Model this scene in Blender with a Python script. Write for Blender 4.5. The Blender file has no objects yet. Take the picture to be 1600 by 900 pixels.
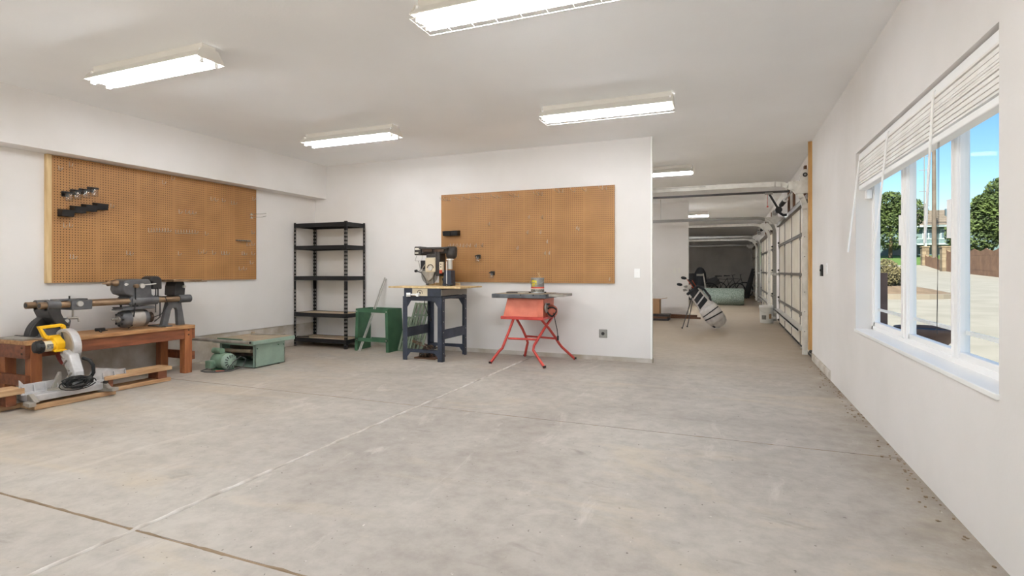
import bpy, bmesh, math, random
from mathutils import Vector, Matrix
random.seed(7)
S = bpy.context.scene
COL = S.collection
PI = math.pi
R = math.radians

# ------------------------------------------------------------------ camera
cam = bpy.data.cameras.new('camera')
cam.sensor_width = 36.0
cam.lens = 36.0 * 839.0 / 1600.0
cam.shift_y = -27.0 / 1600.0
cam.clip_start = 0.05
cam.clip_end = 600
camo = bpy.data.objects.new('camera', cam)
camo.location = (0, 0, 1.12)
camo.rotation_euler = (PI / 2, 0, math.atan2(340, 839))
COL.objects.link(camo)
S.camera = camo

# ------------------------------------------------------------------ world, sun, exposure
W = bpy.data.worlds.new('world'); S.world = W; W.use_nodes = True
wn = W.node_tree.nodes; wl = W.node_tree.links
bg = wn['Background']
sky = wn.new('ShaderNodeTexSky')
sky.sky_type = 'NISHITA'
sky.sun_disc = False
sky.sun_elevation = R(42); sky.sun_rotation = R(197)
sky.air_density = 1.0; sky.dust_density = 0.2; sky.ozone_density = 1.6
hsv = wn.new('ShaderNodeHueSaturation'); hsv.inputs['Saturation'].default_value = 1.3
wl.new(sky.outputs['Color'], hsv.inputs['Color']); wl.new(hsv.outputs['Color'], bg.inputs['Color'])
bg.inputs['Strength'].default_value = 0.15
sun = bpy.data.lights.new('sun', 'SUN'); sun.energy = 13.0; sun.angle = R(0.6); sun.color = (1.0, 0.94, 0.83)
suno = bpy.data.objects.new('sun', sun); COL.objects.link(suno)
suno.rotation_euler = (R(48), 0, R(-17))
suno.location = (-20, -20, 30)
TUBE_STRENGTH = 62.0
S.view_settings.view_transform = 'Standard'
S.view_settings.look = 'None'
S.view_settings.exposure = 0.25
S.view_settings.gamma = 1.0
S.view_settings.use_curve_mapping = False
S.cycles.max_bounces = 14
S.cycles.diffuse_bounces = 8
S.cycles.transparent_max_bounces = 16

# ------------------------------------------------------------------ materials
def srgb(r, g, b):
    f = lambda c: (c / 255 / 12.92) if c / 255 <= 0.04045 else ((c / 255 + 0.055) / 1.055) ** 2.4
    return (f(r), f(g), f(b), 1)

def mat(name, col, rough=0.6, metal=0.0, col2=None, scale=8.0, bump=0.0, bscale=None, emit=0.0, detail=6.0, lo=0.35, hi=0.65, stretch=None):
    m = bpy.data.materials.new(name); m.use_nodes = True
    n = m.node_tree.nodes; l = m.node_tree.links
    b = n['Principled BSDF']
    c = srgb(*col)
    b.inputs['Base Color'].default_value = c
    b.inputs['Roughness'].default_value = rough
    b.inputs['Metallic'].default_value = metal
    tc = n.new('ShaderNodeTexCoord')
    vec = tc.outputs['Object']
    if stretch:
        mp = n.new('ShaderNodeMapping'); mp.inputs['Scale'].default_value = stretch
        l.new(vec, mp.inputs['Vector']); vec = mp.outputs['Vector']
    if col2:
        nz = n.new('ShaderNodeTexNoise'); nz.inputs['Scale'].default_value = scale; nz.inputs['Detail'].default_value = detail
        l.new(vec, nz.inputs['Vector'])
        cr = n.new('ShaderNodeValToRGB')
        cr.color_ramp.elements[0].position = lo; cr.color_ramp.elements[0].color = c
        cr.color_ramp.elements[1].position = hi; cr.color_ramp.elements[1].color = srgb(*col2)
        l.new(nz.outputs['Fac'], cr.inputs['Fac']); l.new(cr.outputs['Color'], b.inputs['Base Color'])
    if bump:
        nb = n.new('ShaderNodeTexNoise'); nb.inputs['Scale'].default_value = bscale or scale * 4; nb.inputs['Detail'].default_value = 5
        l.new(vec, nb.inputs['Vector'])
        bp = n.new('ShaderNodeBump'); bp.inputs['Strength'].default_value = bump; bp.inputs['Distance'].default_value = 0.01
        l.new(nb.outputs['Fac'], bp.inputs['Height']); l.new(bp.outputs['Normal'], b.inputs['Normal'])
    if emit:
        b.inputs['Emission Color'].default_value = c
        b.inputs['Emission Strength'].default_value = emit
    return m

def mk_floor_mat(name):
    m = bpy.data.materials.new(name); m.use_nodes = True
    n = m.node_tree.nodes; l = m.node_tree.links; b = n['Principled BSDF']
    tc = n.new('ShaderNodeTexCoord')
    def noise(sc, det=8, rough=0.6, dist=0.0, st=None):
        z = n.new('ShaderNodeTexNoise'); z.inputs['Scale'].default_value = sc; z.inputs['Detail'].default_value = det
        z.inputs['Roughness'].default_value = rough; z.inputs['Distortion'].default_value = dist
        if st:
            mp = n.new('ShaderNodeMapping'); mp.inputs['Scale'].default_value = st
            mp.inputs['Rotation'].default_value = (0, 0, 0.4)
            l.new(tc.outputs['Object'], mp.inputs['Vector']); l.new(mp.outputs['Vector'], z.inputs['Vector'])
        else:
            l.new(tc.outputs['Object'], z.inputs['Vector'])
        return z
    def ramp(src, p0, c0, p1, c1):
        cr = n.new('ShaderNodeValToRGB'); e = cr.color_ramp.elements
        e[0].position = p0; e[0].color = c0; e[1].position = p1; e[1].color = c1
        l.new(src, cr.inputs['Fac']); return cr
    def mix(fac, a, c, mode='MIX'):
        x = n.new('ShaderNodeMixRGB'); x.blend_type = mode
        if isinstance(fac, float): x.inputs['Fac'].default_value = fac
        else: l.new(fac, x.inputs['Fac'])
        l.new(a, x.inputs['Color1'])
        if isinstance(c, tuple): x.inputs['Color2'].default_value = c
        else: l.new(c, x.inputs['Color2'])
        return x.outputs['Color']
    big = ramp(noise(0.55, 6, 0.55, 0.6).outputs['Fac'], 0.34, srgb(160, 153, 146), 0.66, srgb(190, 184, 176))
    fine = ramp(noise(9, 10, 0.7).outputs['Fac'], 0.30, (0.70, 0.69, 0.68, 1), 0.60, (1, 1, 1, 1))
    c = mix(0.75, big.outputs['Color'], fine.outputs['Color'], 'MULTIPLY')
    tan = ramp(noise(1.1, 7, 0.65, 1.2, (0.5, 1.2, 1)).outputs['Fac'], 0.54, (0, 0, 0, 1), 0.74, (0.6, 0.6, 0.6, 1))
    c = mix(tan.outputs['Color'], c, srgb(199, 184, 160))
    pale = ramp(noise(1.7, 9, 0.7, 0.8, (1.5, 0.6, 1)).outputs['Fac'], 0.58, (0, 0, 0, 1), 0.72, (0.55, 0.55, 0.55, 1))
    c = mix(pale.outputs['Color'], c, srgb(212, 205, 198))
    # dark smudges and small flecks
    sm = ramp(noise(3.2, 6, 0.6, 0.5, (0.6, 2.2, 1)).outputs['Fac'], 0.63, (0, 0, 0, 1), 0.74, (0.6, 0.6, 0.6, 1))
    c = mix(sm.outputs['Color'], c, srgb(128, 121, 114))
    sp = ramp(noise(38, 3, 0.5).outputs['Fac'], 0.70, (0, 0, 0, 1), 0.73, (0.8, 0.8, 0.8, 1))
    c = mix(sp.outputs['Color'], c, srgb(96, 90, 84))
    wp = ramp(noise(30, 2, 0.5, 0.3).outputs['Fac'], 0.76, (0, 0, 0, 1), 0.79, (0.7, 0.7, 0.7, 1))
    c = mix(wp.outputs['Color'], c, srgb(226, 222, 216))
    # worn, dirty strip of concrete along the right-hand wall and a browner tone towards the far bays
    sx = n.new('ShaderNodeSeparateXYZ'); l.new(tc.outputs['Object'], sx.inputs[0])
    mr = n.new('ShaderNodeMapRange'); mr.inputs[1].default_value = 0.55; mr.inputs[2].default_value = 1.0
    l.new(sx.outputs['X'], mr.inputs[0])
    mm = n.new('ShaderNodeMath'); mm.operation = 'MULTIPLY'
    dn = ramp(noise(2.4, 8, 0.7).outputs['Fac'], 0.35, (0, 0, 0, 1), 0.65, (1, 1, 1, 1))
    l.new(mr.outputs[0], mm.inputs[0]); l.new(dn.outputs['Color'], mm.inputs[1])
    c = mix(mm.outputs[0], c, srgb(132, 120, 104))
    mr3 = n.new('ShaderNodeMapRange'); mr3.inputs[1].default_value = -2.6; mr3.inputs[2].default_value = -4.6; mr3.inputs[4].default_value = 0.5
    l.new(sx.outputs['X'], mr3.inputs[0])
    m3 = n.new('ShaderNodeMath'); m3.operation = 'MULTIPLY'
    d3 = ramp(noise(1.5, 8, 0.7, 0.6, (0.5, 1.6, 1)).outputs['Fac'], 0.36, (0, 0, 0, 1), 0.62, (1, 1, 1, 1))
    l.new(mr3.outputs[0], m3.inputs[0]); l.new(d3.outputs['Color'], m3.inputs[1])
    c = mix(m3.outputs[0], c, srgb(176, 160, 138))
    mr2 = n.new('ShaderNodeMapRange'); mr2.inputs[1].default_value = 5.6; mr2.inputs[2].default_value = 9.0; mr2.inputs[4].default_value = 0.75
    l.new(sx.outputs['Y'], mr2.inputs[0])
    c = mix(mr2.outputs[0], c, srgb(170, 154, 132))
    l.new(c, b.inputs['Base Color'])
    b.inputs['Roughness'].default_value = 0.62
    b.inputs['Specular IOR Level'].default_value = 0.35
    bp = n.new('ShaderNodeBump'); bp.inputs['Strength'].default_value = 0.15; bp.inputs['Distance'].default_value = 0.005
    l.new(noise(60, 6).outputs['Fac'], bp.inputs['Height']); l.new(bp.outputs['Normal'], b.inputs['Normal'])
    return m

def mk_peg_mat(name, axis):
    m = bpy.data.materials.new(name); m.use_nodes = True
    n = m.node_tree.nodes; l = m.node_tree.links; b = n['Principled BSDF']
    tc = n.new('ShaderNodeTexCoord'); sx = n.new('ShaderNodeSeparateXYZ'); l.new(tc.outputs['Object'], sx.inputs[0])
    def math_(op, a, c=None):
        x = n.new('ShaderNodeMath'); x.operation = op
        for i, q in enumerate((a, c)):
            if q is None: continue
            if isinstance(q, (int, float)): x.inputs[i].default_value = q
            else: l.new(q, x.inputs[i])
        return x.outputs[0]
    h = sx.outputs[axis]
    fa = math_('SUBTRACT', math_('FRACT', math_('DIVIDE', math_('ADD', h, 20.0127), 0.0254)), 0.5)
    fb = math_('SUBTRACT', math_('FRACT', math_('DIVIDE', math_('ADD', sx.outputs['Z'], 20.0127), 0.0254)), 0.5)
    d = math_('SQRT', math_('ADD', math_('MULTIPLY', fa, fa), math_('MULTIPLY', fb, fb)))
    hole = math_('LESS_THAN', d, 0.205)
    # battens close the holes every 16 inches
    band = math_('ABSOLUTE', math_('SUBTRACT', math_('FRACT', math_('DIVIDE', math_('ADD', h, 20.1), 0.4064)), 0.5))
    open_ = math_('GREATER_THAN', band, 0.055)
    fac = math_('MULTIPLY', hole, math_('ADD', math_('MULTIPLY', open_, 0.72), 0.25))
    nz = n.new('ShaderNodeTexNoise'); nz.inputs['Scale'].default_value = 3.0; nz.inputs['Detail'].default_value = 7
    l.new(tc.outputs['Object'], nz.inputs['Vector'])
    cr = n.new('ShaderNodeValToRGB'); cr.color_ramp.elements[0].position = 0.3; cr.color_ramp.elements[1].position = 0.7
    cr.color_ramp.elements[0].color = srgb(158, 113, 66); cr.color_ramp.elements[1].color = srgb(178, 131, 80)
    l.new(nz.outputs['Fac'], cr.inputs['Fac'])
    mx = n.new('ShaderNodeMixRGB'); l.new(fac, mx.inputs['Fac']); l.new(cr.outputs['Color'], mx.inputs['Color1'])
    mx.inputs['Color2'].default_value = srgb(70, 42, 20)
    l.new(mx.outputs['Color'], b.inputs['Base Color']); b.inputs['Roughness'].default_value = 0.55
    return m

def mk_glass(name, tint=(1, 1, 1, 1), refl=0.06):
    m = bpy.data.materials.new(name); m.use_nodes = True
    n = m.node_tree.nodes; l = m.node_tree.links
    n.remove(n['Principled BSDF'])
    tr = n.new('ShaderNodeBsdfTransparent'); tr.inputs['Color'].default_value = tint
    gl = n.new('ShaderNodeBsdfGlossy'); gl.inputs['Roughness'].default_value = 0.02
    mx = n.new('ShaderNodeMixShader'); mx.inputs['Fac'].default_value = refl
    l.new(tr.outputs[0], mx.inputs[1]); l.new(gl.outputs[0], mx.inputs[2])
    l.new(mx.outputs[0], n['Material Output'].inputs['Surface'])
    return m

MT = {}
MT['wall'] = mat('white_drywall', (234, 231, 229), 0.75, col2=(228, 225, 222), scale=1.6, bump=0.06, bscale=40)
MT['ceil'] = mat('ceiling_paint', (247, 248, 249), 0.85, col2=(243, 244, 245), scale=1.2, bump=0.08, bscale=50)
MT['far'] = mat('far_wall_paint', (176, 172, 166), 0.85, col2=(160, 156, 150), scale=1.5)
MT['floor'] = mk_floor_mat('worn_concrete')
MT['joint'] = mat('joint_dirt', (150, 130, 106), 0.95, col2=(126, 108, 86), scale=12)
MT['caulk'] = mat('joint_caulk', (214, 210, 204), 0.8, col2=(178, 170, 160), scale=9)
MT['stem'] = mat('stem_concrete', (208, 203, 196), 0.85, col2=(172, 160, 142), scale=4, bump=0.3, bscale=25)
MT['pegL'] = mk_peg_mat('pegboard_brown', 'Y')
MT['pegB'] = mk_peg_mat('pegboard_brown_rear', 'X')
MT['pine'] = mat('pale_pine', (222, 196, 150), 0.6, col2=(202, 172, 124), scale=5, stretch=(6, 6, 0.6))
MT['steel'] = mat('bright_steel', (206, 204, 198), 0.35, 0.45)
MT['zinc'] = mat('zinc_wire', (210, 208, 202), 0.35, 0.8)
MT['black'] = mat('black_plastic', (24, 24, 26), 0.45)
MT['blackmetal'] = mat('black_powder_coat', (28, 28, 30), 0.5, 0.2)
MT['rubber'] = mat('black_rubber', (26, 25, 25), 0.75)
MT['mdf'] = mat('particle_board', (196, 178, 154), 0.8, col2=(180, 160, 134), scale=30)
MT['benchtop'] = mat('worn_bench_top', (188, 146, 100), 0.6, col2=(150, 104, 64), scale=6, stretch=(6, 0.7, 6), bump=0.1)
MT['stain'] = mat('red_stained_wood', (134, 78, 48), 0.55, col2=(102, 56, 34), scale=5, stretch=(5, 0.8, 5), bump=0.08)
MT['stainv'] = mat('orange_stained_wood', (168, 104, 62), 0.55, col2=(132, 76, 44), scale=5, stretch=(5, 5, 0.8), bump=0.08)
MT['skid'] = mat('raw_timber', (196, 162, 124), 0.7, col2=(164, 126, 88), scale=5, stretch=(7, 0.7, 7), bump=0.12)
MT['castgrey'] = mat('grey_cast_iron', (104, 104, 106), 0.5, 0.3, col2=(82, 82, 84), scale=10)
MT['dkcast'] = mat('dark_cast_iron', (62, 60, 60), 0.5, 0.3, col2=(46, 44, 44), scale=8)
MT['brass'] = mat('tarnished_tube', (158, 132, 104), 0.4, 0.6, col2=(124, 100, 78), scale=10, stretch=(4, 0.6, 4))
MT['silver'] = mat('cast_aluminium', (206, 204, 204), 0.42, 0.35, col2=(184, 182, 182), scale=14)
MT['alu_dull'] = mat('dull_aluminium', (172, 166, 158), 0.5, 0.4, col2=(148, 142, 132), scale=12)
MT['yellow'] = mat('yellow_plastic', (244, 190, 22), 0.42)
MT['red_guard'] = mat('blade_red', (120, 40, 34), 0.5)
MT['green'] = mat('machine_green', (152, 174, 158), 0.5, 0.1, col2=(140, 160, 146), scale=7)
MT['greenm'] = mat('motor_green', (126, 152, 132), 0.5, 0.15, col2=(98, 122, 100), scale=9)
MT['dkgreen'] = mat('dark_green_enamel', (74, 116, 86), 0.45, 0.1, col2=(58, 96, 70), scale=6)
MT['panelgreen'] = mat('lattice_green', (128, 140, 118), 0.6, col2=(102, 116, 96), scale=9)
MT['dust'] = mat('dusty_table', (176, 158, 134), 0.7, 0.1, col2=(150, 136, 116), scale=7)
MT['navy'] = mat('navy_enamel', (66, 72, 88), 0.45, 0.2, col2=(52, 58, 70), scale=8)
MT['beige'] = mat('beige_enamel', (212, 200, 176), 0.5)
MT['charcoal'] = mat('charcoal_cast', (70, 66, 64), 0.5, 0.3, col2=(56, 52, 50), scale=9)
MT['coral'] = mat('faded_red_paint', (212, 122, 98), 0.5, 0.05, col2=(198, 106, 84), scale=9)
MT['redleg'] = mat('red_painted_steel', (196, 70, 60), 0.45, 0.1, col2=(176, 58, 50), scale=10)
MT['greytop'] = mat('grey_saw_table', (112, 116, 122), 0.5, 0.5, col2=(84, 86, 90), scale=9)
MT['rust'] = mat('rusty_iron', (96, 74, 58), 0.8, 0.3, col2=(66, 52, 44), scale=14, bump=0.3)
MT['tin'] = mat('tin_can', (176, 178, 180), 0.3, 0.8)
MT['labely'] = mat('label_yellow', (224, 206, 40), 0.6, col2=(198, 178, 30), scale=60)
MT['labelr'] = mat('label_red', (206, 84, 66), 0.6)
MT['labelk'] = mat('label_dark', (76, 74, 68), 0.6, col2=(150, 146, 136), scale=70)
MT['labelw'] = mat('label_white', (232, 226, 212), 0.6)
MT['whitepaint'] = mat('white_enamel', (250, 250, 248), 0.4)
MT['fixture'] = mat('fixture_enamel', (226, 222, 214), 0.4)
MT['vinyl'] = mat('white_vinyl', (251, 251, 251), 0.4)
MT['blind'] = mat('blind_slat', (248, 246, 243), 0.5, col2=(240, 237, 232), scale=6)
MT['glass'] = mk_glass('pane_glass', (0.97, 0.98, 0.98, 1), 0.005)
MT['jar'] = mk_glass('clear_jar', (0.93, 0.93, 0.93, 1), 0.12)
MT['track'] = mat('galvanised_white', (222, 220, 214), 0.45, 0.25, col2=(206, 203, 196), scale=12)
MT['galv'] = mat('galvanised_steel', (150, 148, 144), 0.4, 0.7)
MT['doorpanel'] = mat('door_insulation', (226, 220, 206), 0.7, col2=(216, 208, 192), scale=3)
MT['strut'] = mat('door_strut', (132, 126, 118), 0.5, 0.5)
MT['lumber'] = mat('stud_lumber', (206, 164, 104), 0.7, col2=(184, 140, 84), scale=6, stretch=(6, 6, 0.7))
MT['brownwood'] = mat('old_brown_board', (120, 84, 60), 0.7, col2=(96, 66, 46), scale=6)
MT['card'] = mat('cardboard', (164, 130, 94), 0.8)
MT['bagwhite'] = mat('bag_white_fabric', (206, 202, 200), 0.65, col2=(190, 186, 184), scale=12)
MT['bagblack'] = mat('bag_black_fabric', (30, 31, 36), 0.7)
MT['foam'] = mat('green_carpet_underlay', (170, 182, 172), 0.8, col2=(104, 122, 110), scale=45, bump=0.4, bscale=60)
MT['bucket'] = mat('bucket_plastic', (230, 228, 222), 0.45)
MT['dark'] = mat('dark_clutter', (38, 37, 38), 0.6)
MT['dgrey'] = mat('dark_grey_metal', (74, 72, 72), 0.5, 0.4)
MT['orange'] = mat('orange_grip', (178, 70, 38), 0.5)
# outdoors
MT['drive'] = mat('driveway_concrete', (136, 133, 123), 0.9, col2=(124, 121, 111), scale=1.3, bump=0.1)
MT['grass'] = mat('lawn', (82, 112, 42), 0.9, col2=(64, 92, 32), scale=3, bump=0.4, bscale=30)
MT['soil'] = mat('planting_soil', (112, 96, 78), 0.95, col2=(92, 78, 62), scale=4, bump=0.3)
MT['curb'] = mat('kerb_concrete', (122, 114, 100), 0.9)
MT['leaf'] = mat('leaf_green', (78, 94, 42), 0.7, col2=(46, 62, 26), scale=0.9)
MT['leafy'] = mat('leaf_yellow_green', (140, 142, 62), 0.7, col2=(96, 104, 44), scale=1.5)
MT['leafd'] = mat('leaf_dusty', (106, 98, 66), 0.8, col2=(80, 76, 48), scale=2.0)
MT['bark'] = mat('bark', (96, 80, 62), 0.9, col2=(74, 60, 46), scale=6)
MT['cedar'] = mat('cedar_picket', (132, 98, 72), 0.8, col2=(112, 80, 58), scale=2)
MT['stone'] = mat('pillar_stone', (132, 118, 96), 0.9, col2=(108, 94, 74), scale=2.5)
MT['stone2'] = mat('pillar_stone_dark', (110, 96, 76), 0.9, col2=(92, 80, 62), scale=2.5)
MT['mortar'] = mat('mortar', (120, 108, 92), 0.95)
MT['siding'] = mat('blue_grey_siding', (92, 112, 112), 0.8)
MT['shingle'] = mat('tan_shingles', (112, 102, 90), 0.9, col2=(98, 90, 78), scale=3)
MT['trimw'] = mat('house_trim', (150, 164, 162), 0.7)
MT['winpane'] = mat('house_window_glass', (74, 92, 100), 0.2)
MT['pole'] = mat('weathered_pole', (104, 94, 84), 0.9, col2=(86, 76, 66), scale=1.0)
MT['planter'] = mat('brown_planter', (140, 110, 96), 0.7, col2=(112, 86, 74), scale=5)

# ------------------------------------------------------------------ mesh helpers
ORG = {}
def org_of(o):
    while o is not None:
        if o.name in ORG: return ORG[o.name]
        o = o.parent
    return Vector((0, 0, 0))

def tag(o, label=None, cat=None, group=None, kind=None):
    if label: o['label'] = label
    if cat: o['category'] = cat
    if group: o['group'] = group
    if kind: o['kind'] = kind
    return o

def thing(name, label, cat, loc, group=None, kind=None):
    o = bpy.data.objects.new(name, None); COL.objects.link(o)
    o.location = loc; o.empty_display_size = 0.1
    ORG[o.name] = Vector(loc)
    return tag(o, label, cat, group, kind)

class M:
    def __init__(s): s.v = []; s.f = []; s.sm = []
    def add(s, vs, fs, smooth=False):
        k = len(s.v); s.v += [tuple(q) for q in vs]
        for f in fs: s.f.append([k + i for i in f]); s.sm.append(smooth)
        return s
    def box(s, x0, x1, y0, y1, z0, z1, rot=None, c=None):
        vs = [Vector((x, y, z)) for z in (z0, z1) for y in (y0, y1) for x in (x0, x1)]
        if rot is not None:
            c = Vector(c) if c is not None else Vector(((x0 + x1) / 2, (y0 + y1) / 2, (z0 + z1) / 2))
            vs = [rot @ (q - c) + c for q in vs]
        return s.add(vs, [(0, 2, 3, 1), (4, 5, 7, 6), (0, 1, 5, 4), (2, 6, 7, 3), (0, 4, 6, 2), (1, 3, 7, 5)])
    def bar(s, p0, p1, w, h, up=(0, 0, 1)):
        p0, p1 = Vector(p0), Vector(p1); d = (p1 - p0).normalized(); up = Vector(up)
        if abs(d.dot(up)) > 0.99: up = Vector((1, 0, 0))
        a = d.cross(up).normalized(); b = a.cross(d).normalized()
        vs = [p + a * (sx * w / 2) + b * (sy * h / 2) for p in (p0, p1) for sx, sy in ((-1, -1), (1, -1), (1, 1), (-1, 1))]
        return s.add(vs, [(3, 2, 1, 0), (4, 5, 6, 7), (0, 1, 5, 4), (1, 2, 6, 5), (2, 3, 7, 6), (3, 0, 4, 7)])
    def rings(s, rings, closed=False, caps=True):
        n = len(rings[0]); vs = [q for r in rings for q in r]; fs = []
        m = len(rings)
        for i in range(m if closed else m - 1):
            j = (i + 1) % m
            for k in range(n):
                fs.append((i * n + k, i * n + (k + 1) % n, j * n + (k + 1) % n, j * n + k))
        s.add(vs, fs, True)
        if caps and not closed:
            s.add(rings[0], [tuple(range(n))[::-1]]); s.add(rings[-1], [tuple(range(n))])
        return s
    def cyl(s, p0, p1, r, n=14, r2=None):
        p0, p1 = Vector(p0), Vector(p1); d = (p1 - p0).normalized()
        up = Vector((0, 0, 1)) if abs(d.z) < 0.9 else Vector((1, 0, 0))
        a = d.cross(up).normalized(); b = d.cross(a).normalized()
        rr = (r, r if r2 is None else r2)
        return s.rings([[p + (a * math.cos(2 * PI * k / n) + b * math.sin(2 * PI * k / n)) * q for k in range(n)] for p, q in zip((p0, p1), rr)])
    def tube(s, pts, r, n=7, closed=False):
        P = [Vector(p) for p in pts]; out = []; prev = None; m = len(P)
        for i, p in enumerate(P):
            if closed: d = P[(i + 1) % m] - P[i - 1]
            else: d = P[min(i + 1, m - 1)] - P[max(i - 1, 0)]
            d.normalize()
            if prev is None:
                up = Vector((0, 0, 1)) if abs(d.z) < 0.9 else Vector((1, 0, 0)); a = d.cross(up).normalized()
            else:
                a = prev - d * prev.dot(d)
                a = a.normalized() if a.length > 1e-6 else d.orthogonal().normalized()
            prev = a; b = d.cross(a).normalized()
            rr = r[i] if isinstance(r, (list, tuple)) else r
            out.append([p + (a * math.cos(2 * PI * k / n) + b * math.sin(2 * PI * k / n)) * rr for k in range(n)])
        return s.rings(out, closed)
    def lathe(s, c, prof, axis=(0, 0, 1), n=24, caps=True, sx=1.0, up=None):
        c = Vector(c); d = Vector(axis).normalized()
        upv = Vector(up) if up else (Vector((0, 0, 1)) if abs(d.z) < 0.9 else Vector((1, 0, 0)))
        a = d.cross(upv).normalized(); b = d.cross(a).normalized()
        return s.rings([[c + d * h + (a * math.cos(2 * PI * k / n) * sx + b * math.sin(2 * PI * k / n)) * max(r, 1e-4) for k in range(n)] for r, h in prof], caps=caps)
    def prism(s, pts, plane, a0, a1):
        def P(p, a):
            if plane == 'xz': return Vector((p[0], a, p[1]))
            if plane == 'yz': return Vector((a, p[0], p[1]))
            return Vector((p[0], p[1], a))
        n = len(pts)
        vs = [P(p, a0) for p in pts] + [P(p, a1) for p in pts]
        fs = [tuple(range(n))[::-1], tuple(range(n, 2 * n))] + [(i, (i + 1) % n, n + (i + 1) % n, n + i) for i in range(n)]
        return s.add(vs, fs)
    def build(s, name, m, parent=None, org=None, bevel=0.0, seg=2, **kw):
        me = bpy.data.meshes.new(name)
        o0 = org_of(parent) if parent is not None else Vector(org or (0, 0, 0))
        me.from_pydata([Vector(q) - o0 for q in s.v], [], s.f)
        for p, q in zip(me.polygons, s.sm): p.use_smooth = q
        bm = bmesh.new(); bm.from_mesh(me); bmesh.ops.recalc_face_normals(bm, faces=bm.faces); bm.to_mesh(me); bm.free()
        me.materials.append(MT[m] if isinstance(m, str) else m)
        o = bpy.data.objects.new(name, me); COL.objects.link(o)
        if parent is not None: o.parent = parent
        else: o.location = o0; ORG[o.name] = o0
        if bevel:
            b = o.modifiers.new('bevel', 'BEVEL'); b.width = bevel; b.segments = seg; b.limit_method = 'ANGLE'
        return tag(o, **kw) if kw else o

def dup(src, loc, parent=None):
    """a copy of a thing with its parts and sub-parts"""
    c = src.copy(); COL.objects.link(c); c.parent = parent
    if parent is None: c.location = loc; ORG[c.name] = Vector(loc)
    for ch in list(src.children): dup(ch, None, c)
    return c

def arc(cx, cz, r, a0, a1, n):
    return [(cx + r * math.cos(R(a0 + (a1 - a0) * i / n)), cz + r * math.sin(R(a0 + (a1 - a0) * i / n))) for i in range(n + 1)]

ST = dict(kind='structure')
CEIL = 2.742
XL, XR, YB = -6.03, 0.955, 6.65
YREAR, YFAR = -3.0, 26.6

# ================================================================== THE SETTING
# floor: slabs with sunk joints between them
fl = M().box(-6.3, 1.2, YREAR - .2, YFAR + .2, -0.30, -0.012).build('floor', 'joint', **ST)
xs = [-6.3, -2.38, 1.2]; ys = [YREAR - .2, 1.538, 3.835, 6.62, 13.3, 19.95, YFAR + .2]
G = 0.007
for i in range(2):
    for j in range(len(ys) - 1):
        g2 = G if j < 2 else 0.004
        M().box(xs[i] + (G if i else 0), xs[i + 1] - (0 if i else G), ys[j] + (G if j else 0), ys[j + 1] - (G if j < 1 else (0.005 if j < 2 else 0.002)), -0.10, 0).build('slab', 'floor', fl)
# lumpy caulk in the long joint
ck = M(); y = YREAR; prev = None
pts = []
while y < 6.2:
    pts.append((-2.38 + random.uniform(-.003, .003), y, -0.002 + random.uniform(-.0015, .002))); y += 0.06
ck.tube(pts, [random.uniform(.008, .014) for _ in pts], 6).build('joint_caulk', 'caulk', fl)

for yj, rr_ in ((1.538, .0095), (3.835, .006)):
    pts = []; x = -5.9
    while x < .93:
        pts.append((x, yj + random.uniform(-.003, .003), -.006 + random.uniform(-.002, .002)))
        x += .05
    M().tube(pts, [random.uniform(rr_ * .7, rr_ * 1.25) for _ in pts], 6).build('joint_dirt', 'joint', fl)
db = M(); rnd = random.Random(3); XR_ = .955
for k in range(170):
    y = rnd.uniform(1.4, 7.2); x = XR_ - abs(rnd.gauss(0, .05)) - .006; q = rnd.uniform(.002, .006)
    db.box(x - q, x + q, y - q * rnd.uniform(.6, 1.6), y + q, 0, q * rnd.uniform(.5, 1.2), rot=Matrix.Rotation(rnd.uniform(0, 3), 3, 'Z'))
db.build('floor_debris', 'joint', label='brown crumbs and chips along the foot of the right wall', cat='debris', kind='stuff')
# ceiling (roof slab)
M().box(-6.3, 1.2, YREAR - .2, YFAR + .2, CEIL, CEIL + 0.25).build('ceiling', 'ceil', **ST)

# left wall with concrete stem wall under it, and the dropped soffit
wl_ = M().box(-6.25, XL, YREAR, YFAR, 0.32, CEIL).build('wall_left', 'wall', **ST)
M().box(-6.27, XL - 0.012, YREAR, YFAR, 0, 0.322).build('concrete_footing', 'stem', wl_)
M().box(XL - .02, -5.81, YREAR, YB + .01, 2.232, CEIL + .01).build('ceiling_soffit', 'wall', **ST)

# back wall (ends in an open passage on the right)
wb = M().box(XL - .02, -0.874, YB, YB + 0.125, 0.055, CEIL + .01).build('wall_back', 'wall', **ST)
M().box(XL - .02, -0.866, YB + 0.004, YB + 0.13, 0, 0.054).build('concrete_footing', 'stem', wb)
M().box(-0.884, -0.866, YB - .004, YB + .02, 0.05, CEIL).build('corner_bead', 'whitepaint', wb)
# partition between the second and third bay, far wall
wp = M().box(XL - .02, -0.90, 13.3, 13.42, 0.0, CEIL + .01).build('wall_partition', 'wall', **ST)
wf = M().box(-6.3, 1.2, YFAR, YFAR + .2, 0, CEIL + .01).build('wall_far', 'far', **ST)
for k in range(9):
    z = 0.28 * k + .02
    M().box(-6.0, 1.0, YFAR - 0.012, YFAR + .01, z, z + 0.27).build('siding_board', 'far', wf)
M().box(-6.3, 1.2, YREAR - .2, YREAR, 2.35, CEIL + .01).box(-6.3, -5.4, YREAR - .2, YREAR, 0, 2.36).box(.6, 1.2, YREAR - .2, YREAR, 0, 2.36).build('wall_rear', 'wall', **ST)   # unseen opening added behind the camera to let in fill daylight

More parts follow.
